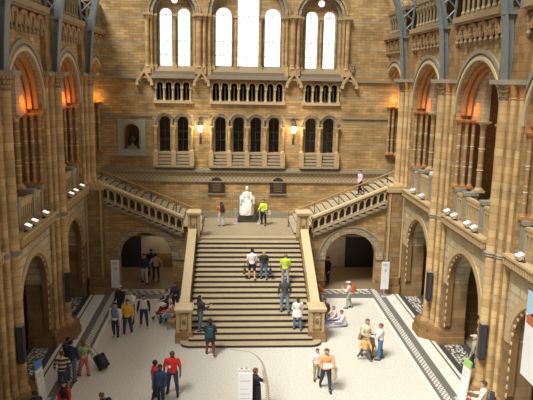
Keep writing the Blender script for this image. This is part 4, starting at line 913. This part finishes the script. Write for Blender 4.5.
for s in (-1,1):
    sn = sname(s); rz = 0 if s > 0 else PI
    for n in range(4):
        yc = 19.275+BAY*n; wh = '%s side, %s' % (sn, BN[n])
        def L(d, dy, z): return (s*d, yc+dy, z)
        zf = 6.44
        for dy, w in ((-1.0,'nearer'),(1.0,'farther')):
            if yc+dy > 41: continue
            put(col_p, L(10.1,dy,zf+1.31), rz, 'thick column %s beside the gallery opening, %s' % (w, wh), 'gallery columns')
        for sg, w in ((-1,'near'),(1,'far')):
            for d, e, w2 in ((10.05,1.98,'inner'),(9.8,2.13,'middle'),(9.52,2.27,'outer')):
                if yc+sg*e > 41: continue
                put(cln_p, L(d,sg*e,zf+1.31), rz, 'slender %s column of the %s jamb, %s' % (w2, w, wh), 'jamb colonnettes')
        if n < 3:
            put(par_p, L(9.6,0,zf), rz, 'pierced stone gallery parapet, '+wh, 'gallery parapets')
            put(grd_p, L(9.33,0,3.1), rz, 'carved moulding round the ground floor arch, '+wh, 'ground arch mouldings')
            put(cor_p, L(9.33,0,5.98), rz, 'dentilled gallery cornice, '+wh, 'gallery cornices')
        if n == 3:
            for d, w2 in ((9.45,'outer'),(9.72,'inner')): put(cln_p, (s*d, 41.0, zf+1.31), rz, 'slender %s column in the angle of the end wall, %s side' % (w2, sn), 'jamb colonnettes')
        put(bal_p, L(9.25,0,15.4), rz, 'upper balustrade of stubby balusters, '+wh, 'upper balustrades')
        put(fr_p, L(9.25,0,14.28), rz, 'interlaced arch corbel frieze, '+wh, 'corbel friezes')
        put(arc_p, L(9.33,0,11.1), rz, 'round arch moulding over the gallery opening, '+wh, 'gallery arch mouldings')
        for y, w in floods.get((s,n), []):
            f = put(fl_p, (s*9.17, y, 6.45), rz, '%s floodlight on the cornice, %s' % (w, wh), 'cornice floodlights')
        # warm lamps hidden on the capitals light the arches
        for sg in ((-1,1) if n < 3 else (1,)):
            l = bpy.data.lights.new('arch_lamp', 'POINT'); l.energy = ((8 if s < 0 else 3.5) if n < 3 else 22); l.color = (1,.30,.06) if n < 3 else (1,.50,.10); l.shadow_soft_size = .12
            lo = bpy.data.objects.new('arch_lamp', l); COL.objects.link(lo); lo.location = L(9.85, sg*1.75, 11.25) if n < 3 else (s*9.72, 40.75, 11.25)
            if n < 3:
                l = bpy.data.lights.new('recess_lamp', 'POINT'); l.energy = 7; l.color = (1,.26,.05); l.shadow_soft_size = .1; lo = bpy.data.objects.new('recess_lamp', l); COL.objects.link(lo); lo.location = L(10.12, sg*1.52, 11.35)

# ------------------------------------------------------------------ iron roof ribs and glazed roof
rib_p = thing('roof_rib', 'x', 'roof rib')
path = [(8.86,12.72),(8.80,13.6),(8.72,14.6),(8.58,15.6),(8.30,16.7),(7.85,17.8),(7.2,18.9),(6.3,20.0),(5.0,21.2),(3.2,22.6),(0.0,24.4)]
def rib_strip(w, th, off=0):
    q = MB(); vs = []
    for i, (x, z) in enumerate(path):
        vs += [(x+off-8.98,-w,z-12.72),(x+off-8.98,w,z-12.72),(x+off+th-8.98,w,z-12.72+th*.3*(i>4)),(x+off+th-8.98,-w,z-12.72+th*.3*(i>4))]
    fs = [(i*4+k, i*4+(k+1)%4, i*4+4+(k+1)%4, i*4+4+k) for i in range(len(path)-1) for k in range(4)]+[(3,2,1,0),(len(vs)-4,len(vs)-3,len(vs)-2,len(vs)-1)]
    return q.add(vs, fs)
rib_strip(.24,.05).build('inner_flange', 'iron_grey', rib_p); rib_strip(.05,.28,.05).build('web', 'iron_grey', rib_p)
q = MB(); q.tube([(.30,0,2.4),(.42,0,4.6),(.1,0,6.0),(-.9,0,7.4),(-2.4,0,8.9),(-5,0,10.6),(-8.98,0,12.6)], .07, 6)
for x0, z0, x1, z1 in ((-.3,2.5,.36,3.2),(.34,2.5,-.38,3.3),(-.38,3.3,.4,4.0),(.4,3.2,-.55,4.1),(-.55,4.1,.3,5.0),(.35,4.3,-.95,5.1),(-.95,5.1,-.1,6.1),(.1,5.5,-1.7,6.2),(-1.7,6.2,-.9,7.4),(-2.6,7.3,-.9,7.3),(-2.6,7.3,-2.4,8.9),(-4,8.6,-2.4,8.9)): q.tube([(x0,0,z0),(x1,0,z1)], .04, 5)
q.build('lattice', 'iron_grey', rib_p)
q = MB(); q.box(-.34,.5,-.16,.16,2.3,2.42); q.build('bracket', 'iron_grey', rib_p)
for s in (-1,1):
    for i, py in enumerate(PY): put(rib_p, (s*8.98, py, 12.72), 0 if s > 0 else PI, 'curved grey iron roof rib rising from the %s pier %s' % (sname(s), PN[i]), 'roof ribs')
q = MB(); q.cur = 0
for s in (-1,1):
    def rp(t, y, lift=0): return (s*(9.7-3.2*t/.35 if t < .35 else 6.5*(1-(t-.35)/.65)), y, (16.9+4.6*t/.35 if t < .35 else 21.5+3.2*(t-.35)/.65)+lift)
    q.add([rp(0,-8),rp(0,YB+.1),rp(.35,YB+.1),rp(.35,-8)], [(0,1,2,3)]); q.add([rp(.35,-8),rp(.35,YB+.1),rp(1,YB+.1),rp(1,-8)], [(0,1,2,3)])
g = struct(q.build('ceiling', 'roof_glass'))
q = MB()
for s in (-1,1):
    def rp(t, y, lift=0): return (s*(9.7-3.2*t/.35 if t < .35 else 6.5*(1-(t-.35)/.65)), y, (16.9+4.6*t/.35 if t < .35 else 21.5+3.2*(t-.35)/.65)+lift)
    y = -8.0
    while y < YB: q.tube([rp(0,y,-.05),rp(.35,y,-.05),rp(1,y,-.05)], .035, 4, False); y += 1.15
    for t_ in (0,.12,.24,.35,.6,.8,1): q.tube([rp(t_,-8,-.1),rp(t_,YB,-.1)], .07, 4, False)
    q.box(min(s*9.7,s*11.5),max(s*9.7,s*11.5),-8,YB+.1,17.0,17.2)
q.build('glazing_bars', 'trim_grey', g)

# ------------------------------------------------------------------ statue and things in the hall
t = thing('marble_statue', 'white marble seated figure on a dark plinth against the end wall', 'statue', (.12,40.35,3.36)); t.scale = (1,1,1.08)
q = MB(); q.box(-.62,.62,-.55,.5,0,.10); q.box(-.56,.56,-.5,.45,.10,.42); q.build('plinth', 'plinth_dark', t)
sf = person('tmp', (0,0,0), 2.05, 180, (.86,.83,.76), (.86,.83,.76), (.86,.83,.76), skin='marble', thigh=(80,84), knee=(74,84), seat=.75, arm=((28,10,50),(22,12,62)), shoes=(.86,.83,.76), head=(-6,0))
for ch in list(sf.children):
    me = ch.data
    for v in me.vertices: v.co = Vector((-v.co.x, -v.co.y+.05, v.co.z+.42-.14))
    me.flip_normals(); me.materials.clear(); me.materials.append(M['marble']); 
    me.polygons.foreach_set('material_index', [0]*len(me.polygons)); ch.parent = t
    ch.name = {'body':'figure','shirt':'tunic','trousers':'robe'}.get(ch.name.split('.')[0], ch.name.split('.')[0])
bpy.data.objects.remove(sf)
q = MB(); n = 20; vs = []
for i, (z, rx, ry, yo) in enumerate(((.42,.46,.42,-.18),(.6,.44,.42,-.2),(.95,.40,.40,-.18),(1.15,.38,.34,-.1),(1.3,.30,.24,.0))):
    for k in range(n): a = 2*PI*k/n; w = 1+.06*math.sin(7*a+z*2); vs.append((rx*w*math.cos(a), yo+ry*w*math.sin(a), z))
q.add(vs, [(i*n+k, i*n+(k+1)%n, (i+1)*n+(k+1)%n, (i+1)*n+k) for i in range(4) for k in range(n)]+[tuple(range(n-1,-1,-1)), tuple(4*n+k for k in range(n))]); q.build('drapery', 'marble', t, smooth=True)
q = MB(); q.box(-.48,.48,-.1,.42,.42,1.2); q.box(-.48,-.36,-.35,.42,1.1,1.42); q.box(.36,.48,-.35,.42,1.1,1.42); q.prism_ac([(-.46,1.2),(.46,1.2),(.42,1.5),(.2,1.6),(-.2,1.6),(-.42,1.5)],.28,.42); q.build('chair', 'marble', t)
for x, y, lab in ((-.62,39.4,'thin metal barrier post left of the statue'),(.92,39.4,'thin metal barrier post right of the statue')):
    p_ = thing('barrier_post', lab, 'barrier post', (x,y,3.36)); q = MB(); q.lathe(0,0,[(.17,0),(.17,.02),(.03,.05)],12); q.build('base', 'grey_print', p_)
    q = MB(); q.lathe(0,0,[(.025,.03),(.025,.9),(.04,.92),(.04,1.0),(.01,1.03)],8); q.build('post', 'grey_print', p_)
# banners on poles by the passages
for x, y, rz, lab in ((-7.62,35.25,R(-4),'white banner on a pole beside the left arched passage'),(8.14,34.9,R(4),'white banner on a pole beside the right arched passage')):
    t = thing('pole_banner', lab, 'banner', (x,y,0), rz)
    q = MB(); q.lathe(0,.03,[(.16,0),(.16,.03),(.022,.05),(.022,2.28)],10); q.build('pole', 'grey_print', t)
    q = MB(); q.box(-.24,.24,-.02,0,.48,2.18); q.build('panel', 'white_panel', t)
    q = MB(); q.box(-.27,.27,-.02,.02,2.18,2.22); q.build('top_bar', 'iron_dark', t)
    q = MB(); q.box(-.15,.12,-.024,-.02,1.98,2.02); q.box(-.15,.15,-.024,-.02,1.90,1.94); q.prism_ac([(-.02,1.55),(.06,1.52),(.09,1.62),(.05,1.68),(.04,1.76),(-.01,1.72),(-.04,1.64)],-.024,-.02); q.box(-.12,.1,-.024,-.02,1.02,1.035); q.build('lettering', 'grey_print', t)
# leaning signs
def sign(loc, rz, w, h, topm, lab, marks):
    t = thing('information_sign', lab, 'sign', loc, rz)
    q = MB(lambda a,b,c: (a, b+.10*c, c)); q.box(-w/2,w/2,-.03,.03,.02,h); q.build('panel', 'white_panel', t)
    if topm: q = MB(lambda a,b,c: (a, b+.10*c, c)); q.box(-w/2,w/2,-.036,.036,h-.28,h+.005); q.build('header', topm, t)
    q = MB(lambda a,b,c: (a, b+.10*c, c))
    for a0, a1, c0, c1 in marks: q.box(a0*w,a1*w,-.034,-.03,c0*h,c1*h)
    q.build('lettering', 'grey_print', t)
    q = MB(); q.box(-w/2-.05,w/2+.05,-.2,.35,0,.03); q.build('base', 'grey_print', t)
sign((-8.34,23.1,0), R(78), .5, 1.66, 'blue_panel', 'white information sign with a blue header standing on the left border', [(-.3,.3,.7,.72),(-.3,.2,.64,.66),(-.3,.3,.5,.51)])
sign((8.30,22.7,0), R(-80), .5, 1.72, 'green_panel', 'white information sign with a green header standing on the right border', [(-.3,.3,.7,.72),(-.3,.2,.6,.62)])
sign((-.46,21.55,0), R(0), .54, 1.78, None, 'wide white information sign at the bottom centre beside the black dress', [(-.35,.35,.83,.845),(-.35,.3,.66,.67),(-.35,.3,.55,.56),(-.35,.35,.45,.46)])
t = thing('leaflet_tray', 'pale tray with red and blue leaflets behind the wide white sign', 'leaflet tray', (-.50,21.85,0)); q = MB(); q.box(-.2,.2,.0,.16,0,1.86); q.build('stand', 'white_panel', t)
q = MB(); q.box(-.14,-.04,.04,.11,1.86,1.88); q.build('red_leaflets', 'red_print', t); q = MB(); q.box(.02,.14,.02,.12,1.86,1.90); q.build('blue_leaflets', 'grey_print', t)
# big hanging banner
t = thing('hanging_banner', 'large white banner with blue and red print hanging in the nearest bay on the right', 'banner', (8.8,18.2,2.95))
q = MB(); q.box(-.02,.02,-1.1,.98,0,3.0); q.build('cloth_panel', 'white_panel', t)
q = MB(); q.box(-.026,-.02,-1.1,.96,2.2,2.97); q.build('blue_field', 'pale_blue', t)
q = MB(lambda a,b,c: (b, a, c)); q.prism_ac([(-1.1,1.80),(.90,1.86),(.95,2.1),(.5,2.3),(.1,2.15),(-.4,2.37),(-1.1,2.25)],-.026,-.02); q.build('red_print', 'red_print', t)
q = MB(); q.tube([(0,-1.15,3.0),(0,1.02,3.0)],.03,6); q.tube([(0,-.9,3.0),(.3,-.9,3.15)],.015,5); q.tube([(0,.8,3.0),(.3,.8,3.15)],.015,5); q.build('hanging_rod', 'iron_dark', t)
# loudspeakers on the piers
for s, py, dy, d, w in ((-1,PY[2],-.52,8.74,'pier next to the staircase'),(1,PY[2],-.52,8.80,'pier next to the staircase'),(-1,PY[1],-.25,8.84,'second pier'),(1,PY[1],-.3,8.80,'second pier')):
    t = thing('column_loudspeaker', 'tall black column loudspeaker on the %s %s' % (sname(s), w), 'loudspeaker', (s*d, py+dy, 1.95), 0)
    q = MB(); q.box(-.11,.11,-.14,.14,0,1.45); q.build('cabinet', 'speaker_black', t)
    q = MB(); q.box(-.12,.12,-.15,.15,1.45,1.49); q.build('top_cap', 'trim_grey', t)
    q = MB(); q.box(-.09,.09,-.15,-.14,.05,1.4); q.build('grille', 'iron_dark', t)
# skeleton tail curving over the floor
t = thing('skeleton_tail', 'long curved dinosaur skeleton tail of pale vertebrae over the floor', 'skeleton', (.35,19.2,0))
pts = [(-1.05,24.42,1.5),(-.6,24.34,1.5),(-.2,24.17,1.5),(.0,23.9,1.5),(.13,23.6,1.5),(.24,23.2,1.5),(.30,22.7,1.5),(.32,22.2,1.5),(.33,21.6,1.5),(.33,21.0,1.5),(.31,20.4,1.5),(.30,19.8,1.52),(.32,19.2,1.55),(.35,18.2,1.6),(.4,17.0,1.68)]
import bisect
q = MB(lambda a,b,c: (a-.35,b-19.2,c)); q.tube(pts, [.008+.0035*i for i in range(len(pts))], 6); q.build('spine', 'bone', t)
q = MB(lambda a,b,c: (a-.35,b-19.2,c)); 
tot = 0
for i in range(3, len(pts)-1):
    a, b = Vector(pts[i]), Vector(pts[i+1]); L_ = (b-a).length; m = max(1, int(L_/.13))
    for k in range(m):
        p = a.lerp(b, k/m); r = .012+.006*(i+k/m-3); q.ball(tuple(p),(r*1.2,.05,r),6,4); q.prism_ac([(p.x-.008,p.z),(p.x+.008,p.z),(p.x+.004,p.z+r*2.6),(p.x-.004,p.z+r*2.6)], p.y-.01, p.y+.04); q.box(p.x-r*2,p.x+r*2,p.y,p.y+.03,p.z-.006,p.z+.006)
q.build('vertebrae', 'bone', t)
q = MB(); q.lathe(0,0,[(.2,0),(.2,.02),(.015,.04),(.012,1.54)],8); q.build('support_rod', 'iron_dark', t)

# ------------------------------------------------------------------ light
w = bpy.data.worlds.new('world'); scn.world = w; w.use_nodes = True; bg = w.node_tree.nodes['Background']; bg.inputs[0].default_value = (1,.985,.96,1); bg.inputs[1].default_value = .62
def sun(e, az, el, ang, c):
    l = bpy.data.lights.new('sun', 'SUN'); l.energy = e; l.angle = R(ang); l.color = c; o = bpy.data.objects.new('sun', l); COL.objects.link(o)
    d = Vector((math.cos(R(az))*math.cos(R(el)), math.sin(R(az))*math.cos(R(el)), math.sin(R(el))))   # towards the sun
    o.rotation_euler = d.to_track_quat('Z','Y').to_euler(); o.location = d*60
sun(5.9, 228, 57, 20, (1,.96,.88))
for s in (-1,1):
    l = bpy.data.lights.new('passage_fill', 'POINT'); l.energy = 45; l.color = (1,.86,.66); l.shadow_soft_size = .3; o = bpy.data.objects.new('passage_fill', l); COL.objects.link(o); o.location = (s*5.2, 39.6, 2.9)  # unseen fill light added to brighten each passage

# ------------------------------------------------------------------ camera (solved from the photograph)
cd = bpy.data.cameras.new('camera'); co = bpy.data.objects.new('camera', cd); COL.objects.link(co)
f, pit, yaw, rol, xc, H_ = 625.951,.192,.064,.019,-1.185,12.609
F = Vector((math.sin(yaw)*math.cos(pit), math.cos(yaw)*math.cos(pit), -math.sin(pit))); R0 = Vector((math.cos(yaw), -math.sin(yaw), 0)); U0 = R0.cross(F)
Rv = R0*math.cos(rol)+U0*math.sin(rol); Uv = U0*math.cos(rol)-R0*math.sin(rol)
mt = Matrix(((Rv.x,Uv.x,-F.x,xc),(Rv.y,Uv.y,-F.y,0),(Rv.z,Uv.z,-F.z,H_),(0,0,0,1)))
co.matrix_world = mt; cd.sensor_width = 36; cd.lens = f/533*36; cd.clip_end = 300; cd.clip_start = .1
scn.camera = co
scn.view_settings.view_transform = 'Standard'; scn.view_settings.look = 'None'; scn.view_settings.gamma = 1; scn.view_settings.exposure = 0.12; scn.view_settings.use_curve_mapping = False
